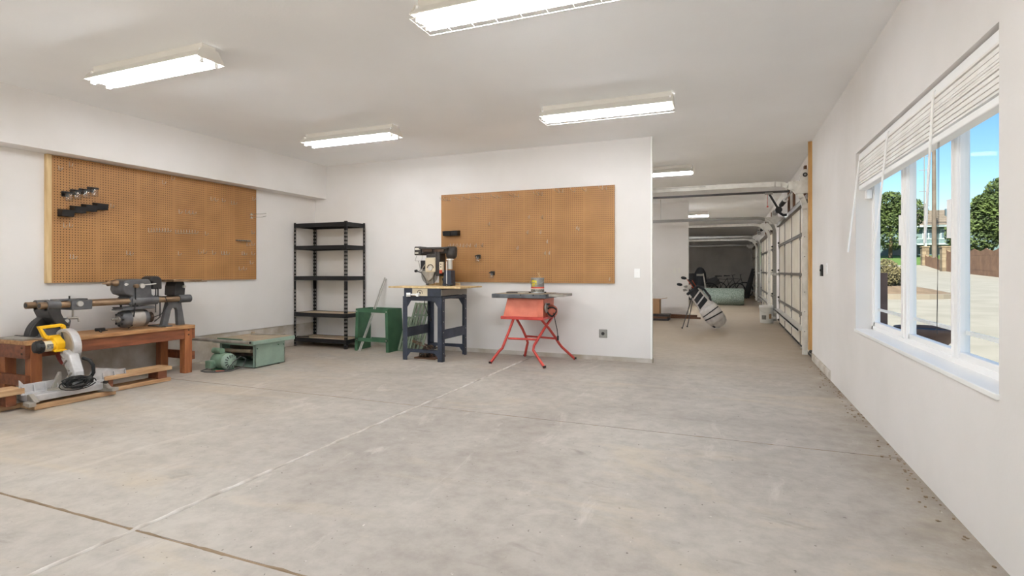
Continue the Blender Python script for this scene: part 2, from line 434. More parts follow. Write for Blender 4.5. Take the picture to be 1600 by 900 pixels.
# right wall with the window opening
WY0, WY1, WZ0, WZ1 = 2.603, 5.12, 0.646, 2.074
wr = M()
XO = 1.12
wr.box(XR, XO, YREAR, WY0, 0.0, CEIL + .01).box(XR, XO, WY1, 6.3, 0.0, CEIL + .01).box(XR, XO, 6.3, 7.62, 0.10, CEIL + .01)
wr.box(XR, XO, WY0, WY1, 0.0, WZ0).box(XR, XO, WY0, WY1, WZ1, CEIL + .01)
wr = wr.build('wall_right', 'wall', **ST)
M().box(XR + .0, XO, 6.3, 7.66, 0, 0.10).build('concrete_footing', 'stem', wr)
M().box(XR - .012, XR + .06, 6.35, 7.55, 0, 0.085, rot=Matrix.Rotation(R(0), 3, 'Z')).build('broken_footing', 'stem', wr, bevel=.015)
M().box(XR - .042, XR + .09, 7.615, 7.655, 0.13, 2.735).build('end_stud', 'lumber', wr)
# wall around the three garage doors
DOORS = [(7.70, 12.58), (14.35, 19.23), (21.0, 25.88)]
wg = M()
wg.box(1.02, 1.17, 7.6, YFAR, 2.13, CEIL + .01)
prev = 7.6
for a, b in DOORS:
    wg.box(1.02, 1.17, prev, a, 0, 2.14); prev = b
wg.box(1.02, 1.17, prev, YFAR, 0, 2.14)
wg = wg.build('wall_garage_front', 'wall', **ST)
for (a, b) in DOORS:
    for y in (a + 1.0, a + 2.44, a + 3.3):
        M().box(0.985, 1.022, y - .045, y + .045, 2.14, 2.62).build('header_block', 'brownwood', wg)

# window: vinyl frame, two mullions, sashes, grids, panes
FX0, FX1 = 1.065, 1.115
wnd = thing('window_1', None, None, (1.09, 3.86, WZ0), kind='structure')
f = M()
f.box(FX0, FX1, WY0 - .001, WY1 + .001, WZ0, WZ0 + .035).box(FX0, FX1, WY0, WY1, WZ1 - .05, WZ1)
f.box(FX0, FX1, WY0, WY0 + .04, WZ0, WZ1).box(FX0, FX1, WY1 - .04, WY1, WZ0, WZ1)
f.build('window_frame', 'vinyl', wnd, bevel=.004)
MU = [(4.185, 4.285), (3.345, 3.42)]
for a, b in MU:
    M().box(FX0 - .004, FX1, a, b, WZ0 + .03, WZ1 - .03).box(FX0 - .012, FX0, a + .04, b - .015, WZ0 + .03, WZ1 - .03).build('mullion', 'vinyl', wnd, bevel=.005)
SP = [(4.255, WY1 - .035, 1.088), (3.39, 4.21, 1.092), (WY0 + .035, 3.375, 1.088)]
for a, b, x in SP:
    sash = M(); t = 0.036
    sash.box(x - .018, x + .022, a, a + t, WZ0 + .03, WZ1 - .04).box(x - .018, x + .022, b - t, b, WZ0 + .03, WZ1 - .04)
    sash.box(x - .018, x + .022, a, b, WZ0 + .03, WZ0 + .03 + t).box(x - .018, x + .022, a, b, WZ1 - .045 - t, WZ1 - .04)
    so = sash.build('sash', 'vinyl', wnd, bevel=.004)
    M().box(x, x + .005, a + t - .006, b - t + .006, WZ0 + .065, WZ1 - .08).build('pane', 'glass', so)
    M().box(x + .006, x + .014, a + t, b - t, WZ0 + .155, WZ0 + .175).build('grid_bar', 'vinyl', so)
M().cyl((1.066, 4.29, 1.29), (1.066, 4.29, 1.49), .02, 10).build('sash_handle', 'vinyl', wnd)
M().cyl((1.068, 3.44, 1.29), (1.068, 3.44, 1.49), .02, 10).build('sash_handle', 'vinyl', wnd)
M().box(XR - .012, FX0 + .004, WY0 - .004, WY1 + .004, WZ0 - .022, WZ0 + .002).build('window_sill', 'whitepaint', wnd, bevel=.004)
M().box(1.02, 1.06, 5.07, 5.121, 1.70, 1.77).build('stop_block', 'vinyl', wnd, bevel=.004)

# ------------------------------------------------------------------ blind
bl = thing('window_blind', 'raised white slatted blind bunched under the top of the window', 'blind', (1.0, 3.86, 2.03))
M().box(.972, 1.03, 2.625, 5.10, 2.012, 2.062).build('headrail', 'vinyl', bl, bevel=.004)
for k in range(15):
    z = 1.815 + k * .0132; dx = random.uniform(-.004, .004); a = R(random.uniform(-4, 4))
    M().box(.972 + dx, 1.024 + dx, 2.64, 5.085, z, z + .0105, rot=Matrix.Rotation(a, 3, 'Y')).build('slat', 'blind', bl)
M().box(.97, 1.027, 2.64, 5.085, 1.768, 1.804).build('bottom_rail', 'vinyl', bl, bevel=.005)
for p0, p1 in (((.966, 5.05, 2.0), (.895, 5.09, 1.27)), ((.962, 4.2, 2.03), (.906, 4.25, 1.29)), ((.962, 3.345, 2.03), (.934, 3.37, 1.262))):
    w = M().tube([p0, Vector(p0).lerp(Vector(p1), .5), p1], [.006, .0065, .007], 8)
    w.tube([(p0[0] + .012, p0[1], p0[2] + .01), p0], .003, 6)
    w.build('tilt_wand', 'vinyl', bl)
for y, z0_ in ((3.31, .80), (3.325, .80), (2.652, .95)):
    M().tube([(.976, y, 1.80), (.974, y - .004, 1.35), (.974, y + (.03 if y == 3.31 else .0), z0_)], .0011, 5).build('lift_cord', 'dgrey', bl)

# ------------------------------------------------------------------ wall plates
o = thing('outlet_box', 'square steel box cover with dark round hole low on back wall', 'outlet', (-1.465, YB, 0.335))
M().box(-1.517, -1.413, YB - .012, YB + .004, .283, .387).build('cover_plate', 'galv', o, bevel=.004)
M().cyl((-1.465, YB - .011, .335), (-1.465, YB - .017, .335), .021, 16).build('socket', 'black', o)
o = thing('light_switch', 'white light switch plate near the passage end of back wall', 'switch', (-1.045, YB, 1.09))
M().box(-1.08, -1.01, YB - .007, YB + .003, 1.032, 1.146).build('plate', 'vinyl', o, bevel=.003)
M().box(-1.053, -1.037, YB - .013, YB - .006, 1.07, 1.108).build('toggle', 'vinyl', o)
o = thing('wall_bracket', 'small black broken bracket on right wall past the window', 'bracket', (XR, 6.80, 1.12))
M().prism([(6.76, 1.06), (6.86, 1.06), (6.86, 1.10), (6.80, 1.12), (6.86, 1.14), (6.86, 1.17), (6.79, 1.19), (6.76, 1.17)], 'yz', XR - .02, XR).build('plate', 'black', o)
M().cyl((XR - .03, 6.79, 1.125), (XR - .01, 6.79, 1.125), .014, 10).build('knob', 'rubber', o)
o = thing('blank_plate', 'white blank cover plate on right wall beside the black bracket', 'wall plate', (XR, 6.5, 1.14))
M().box(XR - .006, XR, 6.47, 6.54, 1.08, 1.20).build('plate', 'vinyl', o, bevel=.003)
M().cyl((XR - .009, 6.505, 1.17), (XR - .005, 6.505, 1.17), .004, 8).build('screw', 'zinc', o)

# ------------------------------------------------------------------ ceiling lights
TUBES = {}
def tube_mat(k):
    if k not in TUBES: TUBES[k] = mat('tube_light_%d' % len(TUBES), (246, 250, 255), 0.5, emit=TUBE_STRENGTH * k)
    return TUBES[k]
def shop_light(cx, cy, label, guard=False, wide=.25, drop=.112, ln=1.25, on=1.0):
    t = thing('fluorescent_light', label, 'light', (cx, cy, CEIL), 'fluorescent ceiling lights')
    x0, x1 = cx - ln / 2, cx + ln / 2; z = CEIL
    M().box(x0 + .015, x1 - .015, cy - .055, cy + .055, z - .048, z).build('housing', 'fixture', t, bevel=.003)
    r = M()
    for s in (-1, 1):
        a = [(cy + s * .05, z - .040), (cy + s * wide / 2, z - drop), (cy + s * (wide / 2 - .004), z - drop - .004), (cy + s * .046, z - .045)]
        r.prism(a, 'yz', x0, x1)
    r.build('reflector', 'fixture', t)
    for x in (x0, x1):
        M().prism([(cy - .06, z - .03), (cy + .06, z - .03), (cy + wide / 2, z - drop - .002), (cy - wide / 2, z - drop - .002)], 'yz', x - .004, x + .004).build('end_plate', 'fixture', t)
    for s in (-1, 1):
        yy = cy + s * wide * .24; zz = z - .122
        tb = M().cyl((x0 + .03, yy, zz), (x1 - .03, yy, zz), .0165, 12).build('lamp_tube', tube_mat(on) if on else 'vinyl', t)
        for x, d in ((x0 + .012, 1), (x1 - .012, -1)):
            M().box(min(x, x + d * .016), max(x, x + d * .016), yy - .014, yy + .014, zz - .02, z - .045).build('socket', 'vinyl', tb)
    if guard:
        g = M(); zb = z - drop - .030
        for yy in (cy - wide / 2, cy, cy + wide / 2): g.tube([(x0, yy, zb), (x1, yy, zb)], .0022, 5)
        k = 8
        for i in range(k + 1): g.tube([(x0 + ln * i / k, cy - wide / 2, zb), (x0 + ln * i / k, cy + wide / 2, zb)], .0022, 5)
        g.build('wire_guard', 'fixture', t)
    return t
shop_light(-4.08, 2.76, 'lit fluorescent ceiling light nearest the left wall, over the workbench side', wide=.24, on=1.0)
shop_light(-1.12, 2.82, 'lit fluorescent light with wire guard cut off by the top of the picture', guard=True, wide=.24)
shop_light(-4.06, 5.05, 'lit fluorescent ceiling light near the corner above the black shelving', wide=.27, on=.65)
shop_light(-1.10, 5.08, 'lit fluorescent light with wire guard above the right end of back wall', guard=True, wide=.25, on=.75)
shop_light(-1.14, 8.66, 'white fluorescent ceiling light beyond the back wall, above the golf bag', wide=.25, on=.45)
shop_light(-1.14, 15.6, 'lit fluorescent light in the far garage bay behind the partition', wide=.25, on=2.0)
for x, y, s in ((-4.08, .46, 'left'), (-1.12, .46, 'right')):  # unseen fixtures assumed to continue the ceiling grid, add fill light
    shop_light(x, y, 'assumed unseen fluorescent light behind the camera on the %s side' % s, wide=.25, on=.7)
for y, s, k in ((8.3, 'second bay, behind the back wall', 3.0), (11.3, 'second bay, near the partition', .5), (15.6, 'third bay, left of the visible one', 3.2)):  # out-of-view fixtures added to brighten the rear bays
    shop_light(-4.08, y, 'unseen fluorescent light added to brighten the %s' % s, wide=.25, on=k)

# ================================================================== PEGBOARDS
pb = thing('pegboard', 'brown pegboard with black bins on the left wall under the soffit', 'pegboard', (XL, 4.3, 1.0))
M().box(-6.002, -5.996, 3.10, 5.49, 1.003, 2.226).build('board', 'pegL', pb)
M().box(XL, -5.99, 3.055, 3.098, 1.003, 2.228).build('side_batten', 'pine', pb, bevel=.003)
for y in (3.9, 4.7, 5.46): M().box(XL, -6.002, y - .02, y + .02, 1.003, 2.226).build('batten', 'pine', pb)
pb2 = thing('pegboard', 'brown pegboard with a row of long hooks on the back wall', 'pegboard', (-2.53, YB, .965))
M().box(-3.756, -1.316, 6.620, 6.626, .963, 2.182).build('board', 'pegB', pb2)
for x in (-3.73, -2.95, -2.13, -1.34): M().box(x - .02, x + .02, 6.626, YB, .963, 2.182).build('batten', 'pine', pb2)

HL = [(3.157, 2.104), (3.247, 2.159), (3.625, 1.793), (3.198, 1.559), (3.247, 1.563), (3.254, 1.255), (3.282, 1.253), (3.786, 1.307), (3.82, 1.304), (4.18, 2.126), (4.287, 2.193), (4.018, 1.568), (4.049, 1.57), (4.081, 1.573), (4.112, 1.575), (4.144, 1.577), (4.176, 1.579), (4.209, 1.581), (4.242, 1.584), (4.332, 1.571), (4.367, 1.573), (4.401, 1.576), (4.436, 1.578), (4.471, 1.58), (4.506, 1.583), (4.542, 1.585), (4.579, 1.587), (4.377, 1.81), (4.458, 1.818), (4.511, 1.814), (4.553, 1.818), (4.795, 2.015), (4.853, 2.012), (4.958, 2.015), (5.092, 1.999), (5.129, 2.004), (4.716, 1.576), (4.628, 1.348), (4.694, 1.35), (4.818, 1.344), (4.947, 1.342), (4.982, 1.343), (5.019, 1.344), (4.367, 1.32), (5.256, 1.347), (5.287, 1.347), (5.414, 1.351), (5.387, 1.229), (5.21, 1.147), (5.282, 1.147), (5.414, 1.639), (5.414, 1.484), (5.334, 1.469), (5.427, 2.094)]
HB = [(-3.665, 2.113), (-3.606, 2.11), (-3.428, 2.109), (-3.305, 2.115), (-3.122, 2.11), (-2.894, 2.11), (-2.84, 2.108), (-2.64, 2.113), (-2.588, 2.111), (-2.305, 2.116), (-2.259, 2.114), (-2.029, 2.14), (-1.981, 2.138), (-1.821, 2.136), (-1.677, 2.136), (-1.468, 2.142), (-1.419, 2.139)]
HS = [(-3.01, 1.75), (-2.435, 1.822), (-2.25, 1.815), (-2.455, 1.624), (-2.275, 1.619), (-3.209, 1.462), (-3.112, 1.464), (-2.184, 1.494), (-2.597, 1.419), (-2.214, 1.347), (-2.156, 1.347), (-1.79, 1.659), (-1.766, 1.643), (-1.374, 1.011), (-3.611, 1.469), (-3.558, 1.468), (-3.505, 1.467), (-3.452, 1.466), (-3.4, 1.465), (-3.348, 1.464), (-3.296, 1.464)]
def wire_hook(name, axis, n_out, label, group):
    # local: back at origin on the board face, prong outwards
    def P(o, z): return (o, 0, z) if axis == 'x' else (0, -o, z)
    m = M().tube([P(-.002, .028), P(.003, .026), P(.003, -.012), P(.008, -.018), P(n_out * .6, -.018), P(n_out, -.010), P(n_out + .006, .008)], .0024, 5)
    o = m.build(name, 'zinc'); tag(o, label, 'hook', group); return o
h0 = wire_hook('peg_hook', 'x', .05, 'short bright wire hook in the left wall pegboard', 'wire hooks on the left pegboard')
ORD = ['first', 'second', 'third', 'fourth', 'fifth', 'sixth', 'seventh', 'eighth', 'ninth', 'tenth', 'eleventh', 'twelfth', 'thirteenth', 'fourteenth', 'fifteenth', 'sixteenth', 'seventeenth']
CL = [(0, 2, 'in the top left corner'), (2, 3, 'right of the four black bins'), (3, 5, 'just below the black bins'), (5, 7, 'in the bottom left area'), (7, 9, 'low in the middle, above the lathe'), (9, 11, 'at the top middle'), (11, 19, 'in the left dense row'), (19, 27, 'in the right dense row'), (27, 31, 'in the short row above the dense rows'), (31, 36, 'in the upper right row'), (36, 37, 'right of the dense rows'), (37, 44, 'in the lower right row'), (44, 50, 'in the bottom right corner area'), (50, 54, 'along the right edge')]
def hook_label(i):
    for a, b, w in CL:
        if a <= i < b: return 'short wire hook %s of left pegboard' % w if b - a == 1 else '%s short wire hook %s of left pegboard' % (ORD[i - a], w)
for i, (y, z) in enumerate(HL):
    o = h0 if i == 0 else dup(h0, (0, 0, 0))
    o.location = (-5.996, y, z); o['label'] = hook_label(i)
h1 = wire_hook('long_peg_hook', 'y', .2, 'long straight wire hook along the top of the back pegboard', 'long hooks along the top of the back pegboard')
for i, (x, z) in enumerate(HB):
    o = h1 if i == 0 else dup(h1, (0, 0, 0))
    o.location = (x, 6.620, z); o['label'] = '%s long wire hook from the left along top of back pegboard' % ORD[i]
h2 = wire_hook('peg_hook', 'y', .045, 'short wire hook in the middle area of the back pegboard', 'short hooks on the back pegboard')
for i, (x, z) in enumerate(HS):
    o = h2 if i == 0 else dup(h2, (0, 0, 0))
    o.location = (x, 6.620, z)
    if i >= 14: o['label'] = '%s short hook from left in the row above the radial saw' % ORD[i - 14]
    else: o['label'] = 'short wire hook on back pegboard, %s' % ('left of centre below the long hooks', 'upper middle, left one of two', 'upper middle, right one of two', 'centre, left one of two', 'centre, right one of two', 'left one above the upper jar', 'right one above the upper jar', 'alone below the centre pair', 'alone left of centre, above the paint can', 'low middle, left one of two', 'low middle, right one of two', 'right half, upper left of two', 'right half, lower right of two', 'bottom right corner')[i]
rk = thing('tool_rod_holder', 'pair of long wire rods reaching out from right end of left pegboard', 'hook', (-5.996, 5.41, 1.86))
for z in (1.885, 1.842):
    M().tube([(-5.995, 5.405, z), (-5.80, 5.405, z - .004), (-5.72, 5.40, z + (.0 if z > 1.86 else .006))], .0028, 6).build('rod', 'zinc', rk)
    M().prism([(5.385, z - .014), (5.425, z - .014), (5.405, z + .016)], 'yz', -5.996, -5.985).build('bracket', 'zinc', rk)
tr = thing('bit_holder', 'narrow dark toothed tool holder bar near right end of left pegboard', 'holder', (-5.996, 5.25, 1.52))
M().box(-5.996, -5.97, 5.16, 5.37, 1.512, 1.528).build('bar', 'galv', tr)
for k in range(8): M().box(-5.97, -5.955, 5.165 + k * .027, 5.175 + k * .027, 1.512, 1.528).build('tooth', 'galv', tr)

def jar(pos, axis, label, group):
    x, y, z = pos
    t = thing('storage_jar', label, 'jar', (x, y, z - .045), group)
    M().lathe((x, y, z - .045), [(.028, 0), (.033, .004), (.033, .070), (.030, .076)], n=18).build('glass_body', 'jar', t)
    M().cyl((x, y, z + .028), (x, y, z + .042), .036, 18).build('lid', 'black', t)
    if axis == 'x': M().box(-5.996, x, y - .03, y + .03, z + .032, z + .040).box(-5.996, -5.990, y - .03, y + .03, z + .0, z + .055).build('bracket', 'black', t)
    else: M().box(x - .03, x + .03, y, 6.62, z + .032, z + .040).box(x - .03, x + .03, 6.614, 6.62, z + .0, z + .055).build('bracket', 'black', t)
for (p, w) in (((-5.93, 3.208, 1.839), 'lowest, leftmost'), ((-5.93, 3.282, 1.867), 'second from left'), ((-5.93, 3.359, 1.886), 'third from left'), ((-5.93, 3.434, 1.913), 'highest, rightmost')):
    jar(p, 'x', 'clear jar hanging under black bracket on left pegboard, %s of four' % w, 'jars on the left pegboard')
jar((-3.173, 6.58, 1.285), 'y', 'upper clear jar with black lid on the back pegboard', 'jars on the back pegboard')
jar((-2.963, 6.58, 1.06), 'y', 'lower clear jar with black lid near bottom of back pegboard', 'jars on the back pegboard')

def bin_(pos, axis, label, group, w=.10, d=.085, h=.062):
    x, y, z = pos
    t = thing('storage_bin', label, 'bin', (x, y, z - h / 2), group)
    z0, z1 = z - h / 2, z + h / 2; q = .004
    b = M()
    if axis == 'x':
        xa, xb = -5.996, -5.996 + d; ya, yb = y - w / 2, y + w / 2
        b.box(xa, xb - .012, ya, yb, z0, z0 + q).box(xa, xa + q, ya, yb, z0, z1 + .01)
        for yy in (ya, yb - q): b.prism([(xa, z0), (xb - .012, z0), (xb, z1), (xa, z1 + .01)], 'xz', yy, yy + q)
        fr = M().prism([(xb - .016, z0), (xb - .010, z0), (xb + .004, z1), (xb - .004, z1)], 'xz', ya - .002, yb + .002)
    else:
        yb, ya = 6.62, 6.62 - d; xa, xb = x - w / 2, x + w / 2
        b.box(xa, xb, ya + .012, yb, z0, z0 + q).box(xa, xb, yb - q, yb, z0, z1 + .01)
        for xx in (xa, xb - q): b.prism([(yb, z0), (ya + .012, z0), (ya, z1), (yb, z1 + .01)], 'yz', xx, xx + q)
        fr = M().prism([(ya + .016, z0), (ya + .010, z0), (ya - .004, z1), (ya + .004, z1)], 'yz', xa - .002, xb + .002)
    b.build('tray', 'black', t); fr.build('front_lip', 'black', t)
for (p, w) in (((-5.92, 3.196, 1.676), 'lowest, leftmost'), ((-5.92, 3.300, 1.720), 'second from left'), ((-5.92, 3.400, 1.746), 'third from left'), ((-5.92, 3.503, 1.772), 'highest, rightmost')):
    bin_(p, 'x', 'small open black plastic bin on left pegboard, %s of four' % w, 'bins on the left pegboard')
bin_((-3.632, 6.56, 1.635), 'y', 'small black bin on back pegboard, nearest its left edge', 'bins on the back pegboard', w=.108)
bin_((-3.512, 6.56, 1.637), 'y', 'small black bin on back pegboard, right one of the pair', 'bins on the back pegboard', w=.108)

# ================================================================== WORKBENCH
bx0, bx1, by0, by1, bh = -5.97, -5.50, 2.69, 4.17, .522
wbn = thing('workbench', 'low brown stained wooden workbench along the left wall', 'workbench', (-5.73, 3.43, 0))
for k in range(2):
    xa = bx0 - .01 + k * .245
    M().box(xa, xa + .243, by0 - .03, by1 + .03, bh - .036, bh).build('top_plank', 'benchtop', wbn, bevel=.004)
M().box(bx1 - .045, bx1 - .005, by0 + .04, by1 - .085, bh - .145, bh - .036).build('front_apron', 'stain', wbn, bevel=.003)
M().box(bx0 + .005, bx0 + .045, by0 + .04, by1 - .04, bh - .145, bh - .036).build('rear_apron', 'stain', wbn, bevel=.003)
for y, s in ((by0, 1), (by1, -1)):
    ya, yb = sorted((y, y + s * .085))
    for xx in (bx0, bx1 - .085):
        lg = M().box(xx, xx + .085, ya, yb, 0, bh - .036).build('leg', 'stainv', wbn, bevel=.005)
        if xx > -5.7:
            for zz in (.47, .42):
                M().cyl((bx1 - .001, (ya + yb) / 2, zz), (bx1 + .006, (ya + yb) / 2, zz), .009, 8).build('bolt', 'rust', lg)
    yo = y - .036 if s > 0 else y
    e = M().box(bx0 + .0, bx1 - .004, yo, yo + .036, bh - .15, bh - .036).build('end_board', 'stain', wbn, bevel=.003)
    if s > 0:
        for zz in (.465, .415): M().cyl((bx1 - .05, yo - .006, zz), (bx1 - .05, yo, zz), .009, 8).build('bolt', 'rust', e)
    M().box(bx0 + .0, bx1 - .004, yo, yo + .036, .14, .23).build('cross_rail', 'stain', wbn, bevel=.003)

# loose tool and plate on the bench
o = thing('hand_tool', 'small dark chuck key lying on the middle of the workbench', 'tool', (-5.72, 3.38, bh))
M().cyl((-5.60, 3.30, bh + .008), (-5.79, 3.40, bh + .008), .0065, 8).build('shaft', 'dkcast', o)
M().cyl((-5.79, 3.36, bh + .016), (-5.78, 3.44, bh + .016), .016, 10).build('head', 'dkcast', o)
M().cyl((-5.70, 3.345, bh + .006), (-5.74, 3.44, bh + .006), .005, 8).build('cross_handle', 'dkcast', o)
o = thing('bench_plate', 'grey flat machine plate lying on the left end of the workbench', 'plate', (-5.70, 2.72, bh))
M().box(-5.93, -5.56, 2.66, 2.92, bh, bh + .016).build('plate', 'alu_dull', o, bevel=.004)
M().box(-5.93, -5.56, 2.78, 2.795, bh + .016, bh + .021).build('slot_rib', 'dkcast', o)

# ------------------------------------------------------------------ the lathe
lt = thing('wood_lathe', 'grey and brass multi-purpose lathe standing on the workbench', 'lathe', (-5.70, 3.5, bh))
ZT = .812; XA, XB = -5.60, -5.76
for x, y0 in ((XA, 2.80), (XB, 2.78)):
    tb = M().cyl((x, y0, ZT), (x, 4.19, ZT), .030, 18).build('way_tube', 'brass', lt)
    M().cyl((x, y0 - .002, ZT), (x, y0 + .01, ZT), .022, 14).build('tube_bore', 'dkcast', tb)
# left casting: clamp collars and curved arm
ca = M()
for x in (XA, XB): ca.cyl((x, 2.85, ZT), (x, 2.95, ZT), .044, 16)
ca.box(XB - .02, XA + .02, 2.86, 2.94, ZT - .038, ZT + .02)
ca.build('end_clamp', 'castgrey', lt, bevel=.004)
arm = [(2.85, .80), (2.95, .80), (2.955, .74), (2.985, .67), (3.03, .62), (2.93, .62), (2.875, .70), (2.85, .76)]
M().prism(arm, 'yz', XB - .03, XA + .03).build('curved_arm', 'dkcast', lt, bevel=.008)
# half round sector and hinge bracket carrying the left end
sec = [(2.98, bh + .004)] + arc(2.98, bh + .004, .205, 80, 178, 14)
M().prism(sec, 'yz', XB - .03, XB + .06).build('sector_casting', 'dkcast', lt, bevel=.01)
br = [(2.80, bh + .003), (3.02, bh + .003), (3.05, .66), (3.035, .685), (3.0, .69), (2.93, .655), (2.84, .60)]
b_ = M().prism(br, 'yz', XA - .05, XA + .0).build('hinge_bracket', 'castgrey', lt, bevel=.006)
M().cyl((XA - .002, 3.01, .662), (XA + .012, 3.01, .662), .016, 14).build('pivot_bolt', 'steel', b_)
# carriage / tool rest slide with crank
c_ = M().box(XB - .035, XA + .045, 3.03, 3.20, ZT - .052, ZT + .036).box(XB + .02, XA - .02, 2.95, 3.2, ZT + .03, ZT + .048).build('carriage', 'castgrey', lt, bevel=.006)
M().cyl((XA + .044, 3.09, ZT + .004), (XA + .066, 3.09, ZT + .004), .024, 16).build('lock_knob', 'steel', c_)
M().tube([(XA, 3.06, ZT - .05), (XA, 3.06, ZT - .125), (XA + .015, 3.095, ZT - .13), (XA + .02, 3.10, ZT - .165)], .0085, 8).cyl((XA - .01, 3.02, ZT - .125), (XA + .01, 3.09, ZT - .128), .012, 10).build('crank', 'alu_dull', c_)
M().cyl((XA - .05, 3.06, ZT + .045), (XA - .05, 3.06, ZT + .075), .007, 8).build('pin', 'dkcast', c_)
# headstock
hs = [(3.545, .775), (3.80, .775), (3.80, .86), (3.775, .87), (3.765, 1.00), (3.74, 1.035), (3.56, 1.035), (3.50, 1.02), (3.49, .93), (3.51, .885), (3.58, .86), (3.545, .83)]
hd = M().prism(hs, 'yz', XB - .03, XA + .03).build('headstock', 'castgrey', lt, bevel=.016, seg=3)
for x in (XA, XB): M().cyl((x, 3.57, ZT), (x, 3.84, ZT), .045, 18).build('headstock_sleeve', 'castgrey', hd)
q_ = M().lathe((-5.68, 3.50, .995), [(.030, 0), (.030, -.03), (.022, -.032), (.022, -.07), (.028, -.072), (.028, -.095), (.012, -.10), (.009, -.135), (.002, -.15)], (0, 1, 0), 18).build('spindle', 'brass', hd)
M().cyl((XA + .03, 3.53, .985), (XA + .10, 3.47, .985), .007, 8).cyl((XA + .10, 3.47, .985), (XA + .115, 3.46, .985), .014, 10).build('depth_lever', 'steel', hd)
M().cyl((XA + .03, 3.60, .965), (XA + .065, 3.60, .965), .020, 14).build('depth_dial', 'brass', hd)
M().cyl((XA + .03, 3.66, .965), (XA + .055, 3.66, .965), .024, 14).build('quill_knob', 'steel', hd)
M().tube([(XA + .045, 3.64, .972), (XA + .06, 3.72, .978), (XA + .05, 3.80, .985)], .006, 8).build('speed_rod', 'steel', hd)
M().prism([(3.80, .925), (3.90, .925), (3.90, 1.03), (3.87, 1.06), (3.81, 1.065), (3.77, 1.045), (3.77, 1.01), (3.80, 1.0)], 'yz', XB + .02, XA + .0).build('belt_guard', 'dkcast', hd, bevel=.01)
# motor hung below the bed
M().lathe((-5.66, 3.54, .745), [(.02, 0), (.085, .004), (.10, .02), (.10, .02)], (0, 0, -1), 18).prism([(3.50, .725), (3.80, .725), (3.82, .74), (3.80, .755), (3.48, .755)], 'yz', -5.74, -5.58).build('motor_plate', 'castgrey', lt, bevel=.006)
MZ = .632
mo = M().lathe((-5.66, 3.50, MZ), [(.04, 0), (.078, .012), (.088, .04), (.088, .085)], (0, 1, 0), 22).build('motor_end_bell', 'castgrey', lt)
for k in range(8):
    a = k * PI / 4
    M().box(-5.663 + .062 * math.cos(a) - .010, -5.663 + .062 * math.cos(a) + .010, 3.499, 3.512, MZ + .062 * math.sin(a) - .010, MZ + .062 * math.sin(a) + .010).build('vent', 'black', mo)
M().lathe((-5.66, 3.585, MZ), [(.089, 0), (.089, .13)], (0, 1, 0), 22).build('motor_shell', 'alu_dull', lt)
M().lathe((-5.66, 3.715, MZ), [(.088, 0), (.086, .04), (.06, .065)], (0, 1, 0), 22).build('motor_rear_bell', 'castgrey', lt)
M().cyl((-5.66, 3.43, MZ + .005), (-5.66, 3.51, MZ + .005), .009, 10).cyl((-5.66, 3.485, MZ), (-5.66, 3.505, MZ), .03, 12).build('motor_shaft', 'alu_dull', lt)
M().lathe((-5.66, 3.79, MZ), [(.05, 0), (.055, .01), (.045, .02), (.055, .03), (.03, .04)], (0, 1, 0), 16).build('motor_pulley', 'rust', lt)
M().tube([(-5.63, 3.595, 1.03), (-5.568, 3.60, .98), (-5.562, 3.60, .83), (-5.567, 3.59, .70), (-5.60, 3.59, .565), (-5.66, 3.59, .54)], .006, 7).build('power_cord', 'rubber', lt)
for y in (3.52, 3.64, 3.68): M().cyl((-5.66, y, .75), (-5.66, y, .79), .010, 8).build('hanger_bolt', 'dkcast', lt)
M().tube([(-5.60, 3.855, .94), (-5.60, 3.855, .85), (-5.59, 3.87, .82), (-5.59, 3.87, .63), (-5.62, 3.83, .585)], .007, 7).build('belt_strand', 'dkcast', lt)
M().tube([(-5.60, 3.83, .94), (-5.60, 3.83, .68)], .006, 7).build('belt_strand', 'dkcast', lt)
M().tube([(-5.58, 3.80, .86), (-5.55, 3.90, .84), (-5.55, 3.93, .76), (-5.57, 3.87, .66), (-5.60, 3.80, .63)], .0045, 6).build('motor_lead', 'rubber', lt)
# right end: collar, arch leg, pedestal with small table
rc = M()
for x in (XA, XB): rc.cyl((x, 4.08, ZT), (x, 4.215, ZT), .043, 16)
rc.box(XB, XA, 4.09, 4.20, ZT - .04, ZT + .04).build('tail_clamp', 'castgrey', lt, bevel=.004)
leg = [(3.90, bh), (3.965, bh), (4.005, .69), (4.02, .715), (4.06, .715), (4.075, .69), (4.085, bh), (4.165, bh), (4.12, .785), (3.965, .785)]
M().prism(leg, 'yz', -5.655, -5.605).build('arch_leg', 'castgrey', lt, bevel=.006)
M().box(-5.82, -5.54, 3.895, 3.97, bh, bh + .012).build('foot', 'castgrey', lt)
ped = [(4.04, .85), (4.16, .85), (4.165, .93), (4.15, 1.0), (4.06, 1.0), (4.045, .95)]
pd = M().prism(ped, 'yz', XB - .01, XA - .0).build('table_pedestal', 'dkcast', lt, bevel=.01)
M().cyl((XA, 4.14, .945), (XA + .022, 4.14, .945), .016, 12).build('knob', 'steel', pd)
M().box(-5.80, -5.52, 3.97, 4.30, 1.0, 1.024).build('side_table', 'brass', lt, bevel=.003)
M().box(-5.76, -5.60, 4.29, 4.43, .994, 1.004).build('table_leaf', 'brass', lt, bevel=.002)

